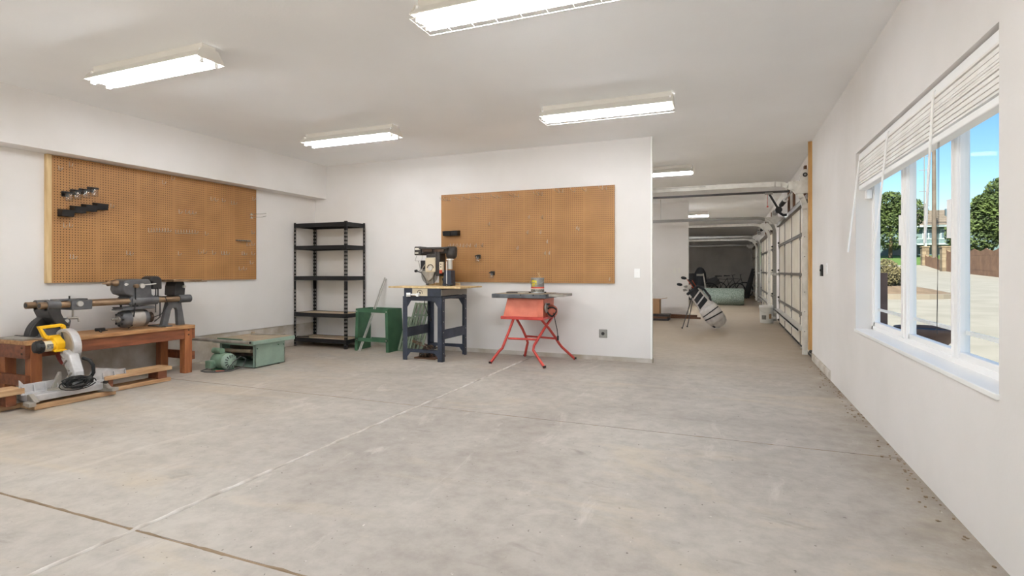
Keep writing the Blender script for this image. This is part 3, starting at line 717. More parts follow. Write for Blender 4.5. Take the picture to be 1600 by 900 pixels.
# ================================================================== MITRE SAW on its timber stand
st = thing('saw_stand', 'low raw timber stand of stepped planks under the yellow mitre saw', 'stand', (-5.25, 3.1, 0))
M().box(-5.44, -5.15, 2.545, 3.16, 0.002, .045).build('middle_plank', 'skid', st, bevel=.004)
M().box(-5.44, -5.265, 3.165, 3.76, .004, .040).build('lower_plank', 'skid', st, bevel=.004)
M().box(-5.41, -5.345, 2.10, 2.60, .004, .044).build('lower_plank', 'skid', st, bevel=.004)
M().box(-5.44, -5.25, 3.125, 3.76, .118, .154).build('upper_plank', 'skid', st, bevel=.004)
M().box(-5.45, -5.26, 2.10, 2.535, .130, .176).build('upper_plank', 'skid', st, bevel=.004)
for a in ((-5.42, -5.27, 3.63, 3.72, .04, .118), (-5.42, -5.27, 3.17, 3.21, .04, .118), (-5.42, -5.28, 2.42, 2.49, .044, .13), (-5.42, -5.28, 2.14, 2.20, .044, .13)):
    M().box(*a).build('block', 'stain', st, bevel=.003)

sw = thing('mitre_saw', 'yellow and silver compound mitre saw on the floor by the workbench', 'saw', (-5.25, 2.82, .045))
z0 = .046
# base casting: fence side rails, table, four splayed feet
bs = M().box(-5.37, -5.16, 2.53, 3.10, z0 + .02, z0 + .075).build('base_casting', 'silver', sw, bevel=.008)
M().lathe((-5.29, 2.83, z0 + .075), [(.15, 0), (.15, .012), (.146, .014)], n=32).build('turntable', 'alu_dull', bs)
M().box(-5.47, -5.30, 2.80, 2.86, z0 + .03, z0 + .085).build('table_arm', 'alu_dull', bs, bevel=.005)
for y0, s in ((2.535, -1), (3.075, 1)):
    ft = M().prism([(-5.20, y0 - .045), (-5.20, y0 + .045), (-5.075, y0 + .04 * s + .025), (-5.075, y0 + .04 * s - .025)], 'xy', z0, z0 + .032)
    ft.prism([(-5.20, z0 + .03), (-5.08, z0 + .03), (-5.17, z0 + .085), (-5.20, z0 + .085)], 'xz', y0 - .018, y0 + .018)
    ft.build('foot', 'alu_dull', sw, bevel=.006)
    M().box(-5.40, -5.34, y0 - .04, y0 + .04, z0, z0 + .03).build('foot', 'alu_dull', sw, bevel=.005)
# fences with ribs on the rear face
def fence(y0, y1, zt, hi):
    pf = M().prism([(y0, z0 + .07), (y1, z0 + .07), (y1, zt), (y1 - .04, zt) if hi < 0 else (y1 - .05, zt + .0), (y0 + .06, zt + (.045 if hi > 0 else 0)), (y0 + .03, zt + (.045 if hi > 0 else .0)), (y0, zt + (-.02 if hi > 0 else .04))], 'yz', -5.30, -5.285).build('fence', 'silver', sw, bevel=.003)
    k = 4
    for i in range(k):
        y = y0 + .012 + (y1 - y0 - .024) * i / (k - 1)
        M().prism([(-5.286, z0 + .07), (-5.255, z0 + .07), (-5.275, zt - .01), (-5.286, zt - .01)], 'xz', y - .004, y + .004).build('rib', 'silver', pf)
    M().box(-5.30, -5.262, y0, y1, z0 + .07, z0 + .088).build('fence_foot', 'silver', pf, bevel=.003)
fence(2.51, 2.78, .200, -1)
fence(3.02, 3.33, .20, 1)
M().prism([(2.72, z0 + .08), (2.80, z0 + .08), (2.795, .26), (2.785, .26)], 'yz', -5.30, -5.27).build('fence_tip', 'alu_dull', sw)
# pivot tower and arm (rear of the saw faces the room)
pv = M().prism([(-5.30, z0 + .075), (-5.13, z0 + .075), (-5.12, .16), (-5.15, .215), (-5.22, .215), (-5.28, .14)], 'xz', 2.80, 2.90).build('pivot_tower', 'silver', sw, bevel=.01)
M().cyl((-5.17, 2.785, .185), (-5.17, 2.915, .185), .028, 14).build('pivot_pin', 'black', pv)
am = M().prism([(-5.21, .16), (-5.13, .16), (-5.15, .26), (-5.22, .40), (-5.31, .44), (-5.34, .36), (-5.26, .27)], 'xz', 2.825, 2.905).build('arm', 'silver', sw, bevel=.012)
for i, (x, z) in enumerate(((-5.20, .235), (-5.235, .285), (-5.27, .335), (-5.305, .385))):
    M().box(x - .03, x + .03, 2.815, 2.826, z - .005, z + .005, rot=Matrix.Rotation(R(40 if i % 2 else -40), 3, 'Y')).build('web_rib', 'alu_dull', am)
# blade guard disc
BC = (-5.385, 2.90, .455)
gp = arc(BC[0], BC[2], .155, -62, 175, 26)
g_ = M().prism(gp, 'xz', 2.872, 2.925).build('blade_guard', 'alu_dull', sw, bevel=.006)
gp2 = arc(BC[0], BC[2], .158, -62, 130, 22) + arc(BC[0], BC[2], .132, 130, -62, 22)
M().prism(gp2, 'xz', 2.868, 2.93).build('guard_rim', 'silver', g_, bevel=.004)
M().cyl((BC[0], 2.893, BC[2] - .01), (BC[0], 2.897, BC[2] - .01), .150, 36).build('blade', 'galv', sw)
lg = arc(BC[0] - .005, BC[2] - .02, .148, 170, 300, 18) + [(BC[0] + .03, BC[2] - .06)]
M().prism(lg, 'xz', 2.885, 2.906).build('lower_guard', 'red_guard', sw)
# motor and gear housing on the near side
mt_ = M().cyl((-5.40, 2.70, .475), (-5.40, 2.80, .475), .046, 20).build('motor_housing', 'beige', sw)
M().cyl((-5.40, 2.78, .475), (-5.40, 2.87, .475), .0465, 20).build('motor_band', 'yellow', mt_)
M().box(-5.358, -5.351, 2.735, 2.78, .455, .495).build('name_plate', 'labelk', mt_)
M().lathe((-5.40, 2.72, .475), [(.053, 0), (.053, -.03), (.047, -.052), (.03, -.056)], (0, 1, 0), 18).build('motor_cap', 'black', mt_)
for k in range(9):
    a = k * 2 * PI / 9
    M().box(-5.40 + .056 * math.cos(a) - .005, -5.40 + .056 * math.cos(a) + .005, 2.69, 2.715, .475 + .052 * math.sin(a) - .005, .475 + .052 * math.sin(a) + .005).build('cap_fin', 'black', mt_)
gh = M().prism([(-5.36, .43), (-5.44, .42), (-5.50, .44), (-5.50, .545), (-5.40, .55), (-5.345, .50)], 'xz', 2.80, 2.872).build('gear_housing', 'yellow', sw, bevel=.014, seg=3)
M().box(-5.345, -5.315, 2.775, 2.862, .425, .445).build('lever', 'yellow', gh, bevel=.006)
# D handle: closed loop, leaning, in the plane of the fence
loop = [(2.715, .645), (2.89, .655), (2.915, .64), (2.935, .565), (2.925, .53), (2.775, .53), (2.755, .55)]
cen = Vector((2.83, .594, 0))
hd_ = M(); outer = []; n = len(loop)
inner = [((p[0] - cen[0]) * .74 + cen[0], (p[1] - cen[1]) * .55 + cen[1]) for p in loop]
for i in range(n):
    j = (i + 1) % n
    quad = [loop[i], loop[j], inner[j], inner[i]]
    hd_.prism(quad, 'yz', -5.475, -5.435)
hd_.build('d_handle', 'yellow', sw, bevel=.004)
M().bar((-5.42, 2.89, .60), (-5.38, 2.865, .50), .030, .022, up=(1, 0, 0)).build('grip_pad', 'black', sw, bevel=.006)
M().bar((-5.45, 2.775, .622), (-5.45, 2.88, .628), .018, .014).build('trigger', 'black', sw, bevel=.003)
# dust elbow and tangled cord over the turntable
M().tube([(-5.22, 2.93, .36), (-5.16, 2.95, .34), (-5.12, 2.955, .30), (-5.115, 2.955, .235), (-5.14, 2.95, .20)], .014, 10).build('cord_guard', 'rubber', sw)
cd = M(); pts = []
for k in range(90):
    a = k * .62; rr = .05 + .028 * math.sin(k * .37) + (k % 7) * .004
    pts.append((-5.11 + .025 * math.sin(k * .23) + .012 * math.cos(a), 2.83 + rr * math.cos(a) * 1.25, z0 + .105 + rr * .55 * math.sin(a) + .03))
cd.tube(pts, .0055, 6); cd.build('power_cord', 'rubber', sw)
M().tube([(-5.105, 2.83 + .14 * math.cos(a / 10), z0 + .12 + .05 * math.sin(a / 10)) for a in range(0, 63, 4)], .0045, 6).build('cord_loop', 'rubber', sw)
M().lathe((-5.12, 2.88, .17), [(.02, 0), (.032, .01), (.03, .06), (.018, .07)], (.3, .8, .4), 12).build('plug', 'rubber', sw)
M().cyl((-5.13, 3.05, .135), (-5.10, 3.05, .135), .014, 10).build('bevel_knob', 'black', sw)

# ================================================================== GREEN CONTRACTOR SAW on the floor
gs = thing('bench_saw', 'pale green cabinet saw body sitting on the floor with open side', 'saw', (-5.28, 4.8, 0))
gx0, gx1, gy0, gy1, gz = -5.58, -5.02, 4.58, 5.02, .275
b = M().box(gx1 - .012, gx1, gy0, gy1, .012, gz)
b.box(gx0, gx0 + .012, gy0, gy1, .012, gz).box(gx0, gx1, gy1 - .012, gy1, .012, gz).box(gx0, gx1, gy0, gy1, .012, .022)
b.box(gx0, gx0 + .035, gy0, gy0 + .012, .012, gz).box(gx1 - .035, gx1, gy0, gy0 + .012, .012, gz).box(gx0, gx1, gy0, gy0 + .012, gz - .02, gz)
b.build('cabinet', 'green', gs, bevel=.003)
for x in (gx0 + .05, gx1 - .05):
    for y in (gy0 + .05, gy1 - .05): M().cyl((x, y, 0), (x, y, .014), .018, 10).build('foot', 'rubber', gs)
for p in ((gx1, gy0 + .03, .225), (gx1, gy1 - .02, .23), (gx1, gy1 - .10, .235)): M().cyl(p, (p[0] + .004, p[1], p[2]), .007, 8).build('screw', 'dkgreen', gs)
tp = M().box(gx0 - .06, gx1 + .035, gy0 - .05, gy1 + .13, gz, gz + .045).build('table', 'green', gs, bevel=.004)
M().box(gx0 - .05, gx1 + .02, gy0 - .04, gy1 + .12, gz + .045, gz + .049).build('table_surface', 'dust', tp)
M().box(gx0 + .02, gx1 - .16, gy0 - .052, gy0 - .030, gz + .049, gz + .058).build('rail_edge', 'dkgreen', tp)
rl = M().cyl((-6.0, gy0 - .10, gz + .035), (-4.99, gy0 - .10, gz + .035), .018, 14).build('fence_rail', 'alu_dull', gs)
M().cyl((-4.992, gy0 - .10, gz + .035), (-4.985, gy0 - .10, gz + .035), .013, 12).build('rail_bore', 'black', rl)
M().box(gx0, gx0 + .03, gy0 - .10, gy0 - .05, gz + .02, gz + .04).box(gx1 - .06, gx1 - .03, gy0 - .10, gy0 - .05, gz + .02, gz + .04).build('rail_bracket', 'green', gs)
tn = M().cyl((gx0 + .08, gy0 + .12, .15), (gx1 - .08, gy0 + .22, .15), .045, 14).box(gx0 + .05, gx1 - .1, gy0 + .10, gy0 + .15, .20, .24).build('trunnion', 'rust', gs)
M().cyl((gx0 + .02, gy0 + .06, .175), (gx1 - .12, gy0 + .06, .185), .022, 12).build('tilt_shaft', 'dust', gs)
# bits lying on top
o = thing('metal_strip', 'worn metal strip with wooden knob lying on the green saw table', 'metal strip', (-5.35, 5.03, gz + .049))
M().bar((-5.52, 4.98, gz + .057), (-5.10, 5.10, gz + .057), .03, .012).build('strip', 'alu_dull', o)
M().cyl((-5.50, 4.985, gz + .063), (-5.50, 4.985, gz + .085), .022, 12).build('knob', 'dust', o)
# motor beside it
mt = thing('electric_motor', 'green electric motor with capacitor hump lying on the floor', 'motor', (-5.32, 4.40, 0))
MC = Vector((-5.44, 4.42, .098)); MD = Vector((1, -.06, 0)).normalized()
M().lathe(MC, [(.06, 0), (.085, .01), (.090, .03), (.090, .19), (.086, .20)], MD, 24).build('shell', 'greenm', mt)
eb = M().lathe(MC + MD * .20, [(.092, 0), (.092, .02), (.078, .045), (.03, .05)], MD, 24).build('end_bell', 'green', mt)
for k in range(14):
    a = k * 2 * PI / 14
    c = MC + MD * .243 + Vector((0, .058 * math.cos(a), .058 * math.sin(a)))
    M().bar(c - Vector((0, .016 * math.cos(a), .016 * math.sin(a))), c + Vector((0, .016 * math.cos(a), .016 * math.sin(a))), .008, .012, up=(1, 0, 0)).build('vent_slot', 'black', eb)
M().cyl(MC + Vector((-.01, -.02, .115)), MC + Vector((.13, -.03, .115)), .034, 16).build('capacitor_cover', 'greenm', mt)
M().box(-5.43, -5.35, 4.27, 4.345, .03, .115).build('wiring_box', 'greenm', mt, bevel=.006)
M().box(-5.42, -5.24, 4.34, 4.49, 0, .014).build('motor_foot', 'dkgreen', mt)
pts = [(-5.40, 4.28, .03), (-5.43, 4.22, .008), (-5.34, 4.20, .008), (-5.22, 4.24, .008), (-5.12, 4.34, .01), (-5.08, 4.47, .04), (-5.10, 4.53, .12), (-5.15, 4.50, .15), (-5.19, 4.43, .09), (-5.20, 4.37, .012), (-5.27, 4.26, .008)]
M().tube(pts, .006, 7).build('motor_cord', 'dgrey', mt)
M().tube([(-5.26, 4.27, .009), (-5.17, 4.30, .009)], .009, 7).build('cord_sleeve', 'coral', mt)

# ================================================================== BLACK SHELVING
sh = thing('shelving_unit', 'black boltless steel shelving unit with five boards in the corner', 'shelf', (-5.53, 6.4, 0))
sx0, sx1, sy0, sy1 = -6.005, -5.05, 6.185, 6.615
def post(x, y, sx, sy):
    p = M(); H = 1.83; t = .003; w = .036
    # slotted angle: two flanges built as ladders of metal around keyhole slots
    for fl_ in (0, 1):
        n = 34; pitch = H / n
        for k in range(n):
            za, zb = k * pitch, (k + 1) * pitch; hz = pitch * .42
            def bx(a0, a1, z0, z1):
                if fl_ == 0: p.box(min(x, x + sx * a0) if a0 else min(x, x + sx * a1), max(x + sx * a0, x + sx * a1), min(y, y + sy * t), max(y, y + sy * t), z0, z1)
                else: p.box(min(x, x + sx * t), max(x, x + sx * t), min(y + sy * a0, y + sy * a1), max(y + sy * a0, y + sy * a1), z0, z1)
            def bx2(a0, a1, z0, z1):
                if fl_ == 0: p.box(min(x + sx * a0, x + sx * a1), max(x + sx * a0, x + sx * a1), min(y, y + sy * t), max(y, y + sy * t), z0, z1)
                else: p.box(min(x, x + sx * t), max(x, x + sx * t), min(y + sy * a0, y + sy * a1), max(y + sy * a0, y + sy * a1), z0, z1)
            if abs(za - 0.87) < .06:
                bx2(0, w, za, zb); continue
            bx2(0, w, zb - hz, zb)
            bx2(0, .011, za, zb - hz); bx2(w - .011, w, za, zb - hz)
    p.build('post', 'blackmetal', sh)
post(sx0, sy0, 1, 1); post(sx1, sy0, -1, 1); post(sx0, sy1, 1, -1); post(sx1, sy1, -1, -1)
for z in (.115, .485, 1.02, 1.47, 1.80):
    s_ = M().box(sx0 + .004, sx1 - .004, sy0 + .004, sy1 - .004, z, z + .013).build('shelf_board', 'mdf', sh)
    b = M()
    for y0 in (sy0 + .003, sy1 - .023): b.box(sx0 + .003, sx1 - .003, y0, y0 + .020, z - .040, z + .002).box(sx0 + .003, sx1 - .003, y0, y0 + .004, z, z + .018)
    for x0 in (sx0 + .003, sx1 - .023): b.box(x0, x0 + .020, sy0 + .003, sy1 - .003, z - .040, z + .002).box(x0 if x0 < -5.5 else x0 + .016, x0 + .004 if x0 < -5.5 else x0 + .02, sy0 + .003, sy1 - .003, z, z + .018)
    b.build('shelf_beam', 'blackmetal', s_)
o = thing('paper_stack', 'flat pale folded sheet lying on the lowest shelf of the black shelving', 'paper', (-5.85, 6.33, .128))
M().box(-5.98, -5.76, 6.22, 6.42, .1285, .137, rot=Matrix.Rotation(R(8), 3, 'Z')).build('sheet', 'dust', o)
M().box(-5.97, -5.77, 6.215, 6.228, .137, .150, rot=Matrix.Rotation(R(8), 3, 'Z')).build('clip_strip', 'black', o)

# ================================================================== DARK GREEN STAND, POLE, LATTICES
gn = thing('machine_stand', 'dark green tapered sheet steel machine stand beside the shelving', 'stand', (-4.6, 6.35, 0))
a0, a1, c0, c1, hz = -4.86, -4.33, 6.16, 6.52, .59
b = M()
for (x, s) in ((a0, 1), (a1, -1)):
    ti = .045 * s
    pl = [(c0, 0), (c0, hz), (c1 - .02, hz), (c1, 0)]
    vs = [Vector((x + (ti if z else 0) * 0 - s * (0 if z else .02), y, z)) for y, z in pl]
    M().add(vs + [v + Vector((s * .004, 0, 0)) for v in vs], [(0, 1, 2, 3), (7, 6, 5, 4), (0, 4, 5, 1), (1, 5, 6, 2), (2, 6, 7, 3), (3, 7, 4, 0)]).build('side_panel', 'dkgreen', gn)
for x, s in ((a0, 1), (a1, -1)):
    M().bar((x - s * .018 + s * .022, c0, 0), (x + s * .022, c0, hz), .045, .004, up=(0, 1, 0)).build('front_flange', 'dkgreen', gn)
M().box(a0, a1, c0 - .003, c0 + .001, hz - .05, hz).build('top_rail', 'dkgreen', gn, bevel=.002)
M().box(a0, a1, c1 - .03, c1 - .026, hz - .05, hz).build('top_rail', 'dkgreen', gn)
M().box(a0 - .005, a1 + .005, c0 - .002, c0 + .002, .135, .185).build('lower_rail', 'dkgreen', gn)
M().box(a0, a1, c1 - .01, c1 - .006, .10, .15).build('lower_rail', 'dkgreen', gn)
for x in (a0 + .02, a1 - .02):
    for z in (.555, .16): M().cyl((x, c0 - .004, z), (x, c0 - .008, z), .008, 8).build('bolt', 'zinc', gn)
pl = thing('metal_channel', 'bright metal channel leaning on the wall through the green stand', 'pole', (-4.765, 6.12, 0))
P0, P1 = Vector((-4.775, 6.115, .006)), Vector((-4.713, 6.638, 1.02))
for k, dx in enumerate((0, .024)):
    M().bar(P0 + Vector((dx, 0, 0)), P1 + Vector((dx, -.005 * k, -.02 * k)), .014, .010).build('channel_half', 'steel', pl)

def lattice(x0, x1, y_b, y_t, h, label, shear=0.0):
    t = thing('slatted_panel', label, 'panel', ((x0 + x1) / 2, y_b, 0), 'green slatted panels')
    def P(x, z): return Vector((x + shear * z, y_b + (y_t - y_b) * z / h, z))
    for x in (x0, x1):
        M().bar(P(x, .01), P(x, h), .032, .018, up=(0, 1, 0)).build('stile', 'panelgreen', t)
    n = 4
    for i in range(1, n):
        x = x0 + (x1 - x0) * i / n
        M().bar(P(x, .01), P(x, h), .030, .012, up=(0, 1, 0)).build('slat', 'panelgreen', t)
    for i in range(5):
        z = .012 + (h - .024) * i / 4
        M().bar(P(x0, z), P(x1, z), .022, .016, up=(0, 1, 0)).build('crosspiece', 'panelgreen', t)
lattice(-4.285, -4.11, 6.36, 6.50, .47, 'green slatted panel standing right behind the dark green stand', .10)
lattice(-4.22, -3.95, 6.40, 6.63, .66, 'tall green slatted panel leaning against wall behind the navy saw table', .08)
o = thing('wood_stick', 'thin wooden stick lying in front of the tall green slatted panel', 'stick', (-3.95, 6.42, 0))
M().bar((-4.05, 6.34, .16), (-3.78, 6.60, .03), .014, .014).bar((-4.05, 6.34, .145), (-3.80, 6.50, .012), .012, .012).build('stick', 'brownwood', o)

# ================================================================== RADIAL ARM SAW
ra = thing('radial_arm_saw', 'radial arm saw on a navy steel leg stand in front of back wall', 'saw', (-3.55, 6.1, 0))
lx0, lx1, ly0, ly1 = -3.82, -3.255, 5.76, 6.42
def angle_leg(x, y, sx, sy, h):
    w, t = .065, .004
    m = M().box(min(x, x + sx * w), max(x, x + sx * w), min(y, y + sy * t), max(y, y + sy * t), 0, h)
    m.box(min(x, x + sx * t), max(x, x + sx * t), min(y, y + sy * w), max(y, y + sy * w), 0, h)
    lgo = m.build('leg', 'navy', ra)
    for k in range(6):
        z = .10 + k * .13
        M().cyl((x - sx * .001, y + sy * .032, z), (x - sx * .003, y + sy * .032, z), .006, 8).build('bolt', 'zinc', lgo)
for x, sx in ((lx0, 1), (lx1, -1)):
    for y, sy in ((ly0, 1), (ly1, -1)):
        angle_leg(x, y, sx, sy, .80 if y < 6 else .805)
M().box(lx0 + .004, lx1 - .004, ly0 + .004, ly0 + .010, .745, .80).build('top_rail', 'navy', ra)
M().box(lx0 + .004, lx1 - .004, ly1 - .010, ly1 - .004, .745, .80).build('top_rail', 'navy', ra)
for x in (lx0 + .004, lx1 - .010): M().box(x, x + .006, ly0 + .004, ly1 - .004, .77, .80).build('side_top_rail', 'navy', ra)
for x in (lx0 - .002, lx1 - .002): M().box(x, x + .004, ly0 + .006, ly1 - .006, .275, .395).build('side_plate', 'navy', ra)
for y in (ly0 + .004, ly1 - .036): M().box(lx0 + .004, lx1 - .004, y, y + .032, .135, .140).box(lx0 + .004, lx1 - .004, y, y + .004, .10, .140).build('lower_rail', 'navy', ra)
for (x, sx) in ((lx0, 1), (lx1, -1)):
    for y in (ly0 + .005, ly1 - .009):
        M().prism([(x + sx * .06, .75), (x + sx * .12, .75), (x + sx * .06, .66)], 'xz', y, y + .004).build('gusset', 'navy', ra)
        M().prism([(x + sx * .06, .12), (x + sx * .11, .10), (x + sx * .06, .04)], 'xz', y, y + .004).build('gusset', 'navy', ra)
fr = M().box(lx0 + .03, lx1 - .01, ly0 - .02, ly0 - .012, .80, .902).box(lx0 + .03, lx0 + .036, ly0 - .02, ly1, .80, .902).build('front_panel', 'navy', ra, bevel=.002)
M().box(lx1 - .012, lx1 + .006, ly0 - .015, ly1, .812, .885).build('side_channel', 'strut', ra, bevel=.003)
M().box(lx1 - .05, lx1 + .0, ly0 + .0, ly1 - .02, .885, .902).build('slide_rail', 'charcoal', ra)
pn = M().box(-3.665, -3.45, ly0 - .024, ly0 - .020, .808, .900).build('control_plate', 'beige', ra)
M().tube([(-3.555 + .035 * math.cos(R(a)), ly0 - .027, .845 + .035 * math.sin(R(a))) for a in range(-20, 201, 20)], .003, 6).build('dial_arc', 'black', pn)
M().cyl((-3.555, ly0 - .024, .845), (-3.555, ly0 - .032, .845), .012, 12).build('dial_hub', 'dgrey', pn)
cr = M().tube([(-3.555, ly0 - .035, .838), (-3.60, ly0 - .05, .826), (-3.66, ly0 - .06, .824)], .011, 8).cyl((-3.72, ly0 - .075, .822), (-3.68, ly0 - .045, .822), .026, 14).cyl((-3.57, ly0 - .07, .82), (-3.57, ly0 - .03, .82), .020, 12).build('crank_handle', 'whitepaint', ra)
tb = M().box(-4.01, -2.985, 5.72, 6.04, .903, .924).build('table_board', 'pine', ra, bevel=.003)
M().box(-3.78, -3.0, 6.045, 6.36, .903, .922).build('rear_table_board', 'pine', ra, bevel=.003)
M().box(-3.78, -3.30, 6.30, 6.32, .922, .96).build('fence_board', 'pine', ra)
# column, arm, carriage and motor head
col = M().cyl((-3.385, 6.20, 1.14), (-3.385, 6.20, 1.30), .032, 18).build('column', 'steel', ra)
M().prism([(-3.47, .924), (-3.335, .924), (-3.345, 1.125), (-3.445, 1.125)], 'xz', 6.14, 6.26).build('column_base', 'navy', ra, bevel=.008)
M().box(-3.392, -3.386, 6.112, 6.12, .93, 1.24).build('column_key', 'whitepaint', ra)
M().cyl((-3.385, 6.20, 1.26), (-3.385, 6.20, 1.275), .048, 18).build('column_collar', 'whitepaint', ra)
ar = M().box(-3.80, -3.36, 6.13, 6.25, 1.345, 1.43).box(-3.80, -3.36, 6.10, 6.28, 1.405, 1.418).box(-3.78, -3.40, 6.115, 6.265, 1.345, 1.355).build('arm', 'charcoal', ra, bevel=.006)
M().box(-3.875, -3.775, 6.11, 6.27, 1.325, 1.44).build('arm_cap', 'charcoal', ra, bevel=.010)
M().box(-3.86, -3.785, 6.106, 6.112, 1.395, 1.42).box(-3.86, -3.81, 6.106, 6.112, 1.345, 1.362).build('arm_badge', 'labelw', ra)
for k in range(2): M().box(-3.74 + .18 * k, -3.60 + .18 * k, 6.098, 6.106, 1.365, 1.40).build('arm_recess', 'rust', ar)
M().lathe((-3.365, 6.20, 1.28), [(.05, 0), (.070, .02), (.075, .06), (.075, .135), (.055, .155)], n=20).build('column_head', 'charcoal', ra)
yk = M().box(-3.70, -3.54, 6.12, 6.26, 1.285, 1.345).box(-3.55, -3.49, 6.11, 6.27, 1.05, 1.38).build('yoke', 'charcoal', ra, bevel=.010)
hs_ = M().box(-3.70, -3.55, 6.09, 6.26, 1.10, 1.292).build('motor_cover', 'beige', ra, bevel=.018, seg=3)
M().tube([(-3.615 + .045 * math.cos(R(a)), 6.086, 1.155 + .045 * math.sin(R(a))) for a in range(0, 181, 15)], .005, 6).build('handle_arc', 'dgrey', hs_)
M().cyl((-3.615, 6.09, 1.15), (-3.615, 6.075, 1.15), .03, 16).build('cover_boss', 'steel', hs_)
M().box(-3.775, -3.70, 6.10, 6.24, 1.14, 1.255).build('motor_end', 'black', ra, bevel=.010)
gd = arc(-3.665, 1.10, .115, 180, 360, 18)
M().prism([(-3.785, 1.115), (-3.55, 1.115)] + [(-3.56, 1.08), (-3.60, 1.02), (-3.645, .985), (-3.68, .985), (-3.72, 1.02), (-3.76, 1.07)], 'xz', 6.10, 6.18).build('blade_guard', 'alu_dull', ra, bevel=.012)
M().cyl((-3.655, 6.132, 1.065), (-3.655, 6.138, 1.065), .125, 32).build('saw_blade', 'galv', ra)
M().tube([(-3.80, 6.06, 1.115), (-3.74, 6.07, 1.095), (-3.70, 6.07, 1.04), (-3.665, 6.07, .98), (-3.648, 6.07, .945)], .008, 8).cyl((-3.665, 6.07, .945), (-3.63, 6.07, .945), .012, 10).build('anti_kick_rod', 'dgrey', ra)
M().cyl((-3.83, 6.06, 1.115), (-3.80, 6.06, 1.118), .018, 12).build('rod_knob', 'black', ra)
M().tube([(-3.87, 6.12, 1.25), (-3.77, 6.12, 1.25), (-3.75, 6.12, 1.32), (-3.84, 6.12, 1.325), (-3.87, 6.12, 1.25)], .003, 6).tube([(-3.815, 6.12, 1.25), (-3.785, 6.12, 1.13)], .005, 6).tube([(-3.79, 6.10, 1.12), (-3.75, 6.10, 1.14), (-3.70, 6.09, 1.20)], .006, 6).build('pull_handle', 'alu_dull', ra)
M().box(-3.49, -3.44, 6.10, 6.14, 1.10, 1.235).build('switch_plate', 'beige', ra, bevel=.003)
M().box(-3.485, -3.445, 6.094, 6.10, 1.085, 1.13).build('switch_key', 'orange', ra)
for z in (1.17, 1.205): M().cyl((-3.465, 6.10, z), (-3.465, 6.092, z), .007, 8).build('switch_button', 'black', ra)
M().tube([(-3.56, 6.10, 1.10), (-3.565, 6.09, 1.03), (-3.56, 6.09, .95)], .006, 7).build('power_cord', 'rubber', ra)
M().tube([(-3.52, 5.80, .80), (-3.53, 5.80, .70), (-3.50, 5.82, .60), (-3.455, 5.82, .52)], .005, 7).box(-3.465, -3.445, 5.81, 5.83, .49, .525).build('hanging_cord', 'rubber', ra)
M().tube([(-3.42, 6.06, 1.02), (-3.40, 6.06, .96), (-3.34, 6.07, .935), (-3.29, 6.08, .94)], .007, 7).cyl((-3.31, 6.07, .938), (-3.27, 6.08, .945), .015, 10).build('column_lock', 'black', ra)
o = M().box(-3.60, -3.475, 6.285, 6.30, .922, 1.10).build('backing_block', 'pine', ra)

# scrap under the saw
sc = thing('scrap_tray', 'pile of rusty chain and machine parts on a board under navy stand', 'scrap', (-3.57, 6.0, 0))
M().box(-3.73, -3.43, 5.88, 6.16, .0, .018).build('board', 'brownwood', sc)
for k in range(44):
    a = random.uniform(0, 6.28); rr = random.uniform(.01, .13); x = -3.58 + rr * math.cos(a); y = 6.02 + rr * math.sin(a); z = .03 + random.uniform(0, .13) * (1 - rr / .17)
    if k % 2:
        ax = Vector((random.uniform(-1, 1), random.uniform(-1, 1), random.uniform(-.4, .6))).normalized(); u_ = ax.orthogonal().normalized(); w_ = ax.cross(u_); rad = random.uniform(.02, .04)
        M().tube([Vector((x, y, z + rad * .3)) + (u_ * math.cos(2 * PI * q / 12) + w_ * math.sin(2 * PI * q / 12)) * rad for q in range(12)], .006, 6, True).build('chain_link', 'rust', sc)
    else:
        d_ = Vector((random.uniform(-1, 1), random.uniform(-1, 1), random.uniform(-.2, .3))).normalized() * random.uniform(.02, .05)
        M().bar(Vector((x, y, z)) - d_, Vector((x, y, z)) + d_, .02, .018).build('iron_piece', 'rust' if k % 4 else 'dkcast', sc, bevel=.003)
M().lathe((-3.60, 5.95, .075), [(.055, 0), (.06, .01), (.06, .03), (.03, .035), (.03, .05)], (.3, -.9, .3), 18).build('pulley', 'rust', sc)

# ================================================================== RED TABLE SAW
rs = thing('table_saw', 'coral red table saw on splayed red tubular legs by back wall', 'saw', (-2.32, 6.25, 0))
tbl = M().box(-2.68, -1.985, 5.95, 6.47, .792, .842).build('table', 'greytop', rs, bevel=.006)
M().box(-2.62, -2.02, 5.96, 6.46, .842, .846).build('table_surface', 'dust', tbl)
for k in range(3): M().cyl((-2.30 + k * .16, 5.949, .832), (-2.30 + k * .16, 5.944, .832), .009, 8).build('bolt', 'black', tbl)
M().bar((-2.50, 6.0, .853), (-2.12, 6.35, .853), .03, .014).build('mitre_bar', 'dkcast', rs)
M().prism([(-2.42, 6.08), (-2.25, 6.08), (-2.27, 6.16), (-2.40, 6.16)], 'xy', .846, .866).build('mitre_gauge', 'alu_dull', rs, bevel=.004)
M().box(-2.62, -2.30, 6.28, 6.42, .846, .858).build('table_insert', 'alu_dull', rs)
M().box(-1.982, -1.80, 6.03, 6.42, .812, .842).build('wing', 'alu_dull', rs, bevel=.004)
bd = M(); za, zb = .562, .790
ta = [(-2.545, 5.985), (-2.045, 5.985), (-2.045, 6.43), (-2.545, 6.43)]; tb_ = [(-2.50, 6.02), (-2.03, 6.02), (-2.03, 6.41), (-2.50, 6.41)]
bd.add([Vector((x, y, za)) for x, y in ta] + [Vector((x, y, zb)) for x, y in tb_], [(3, 2, 1, 0), (4, 5, 6, 7), (0, 1, 5, 4), (1, 2, 6, 5), (2, 3, 7, 6), (3, 0, 4, 7)])
bd.build('cabinet', 'coral', rs, bevel=.008)
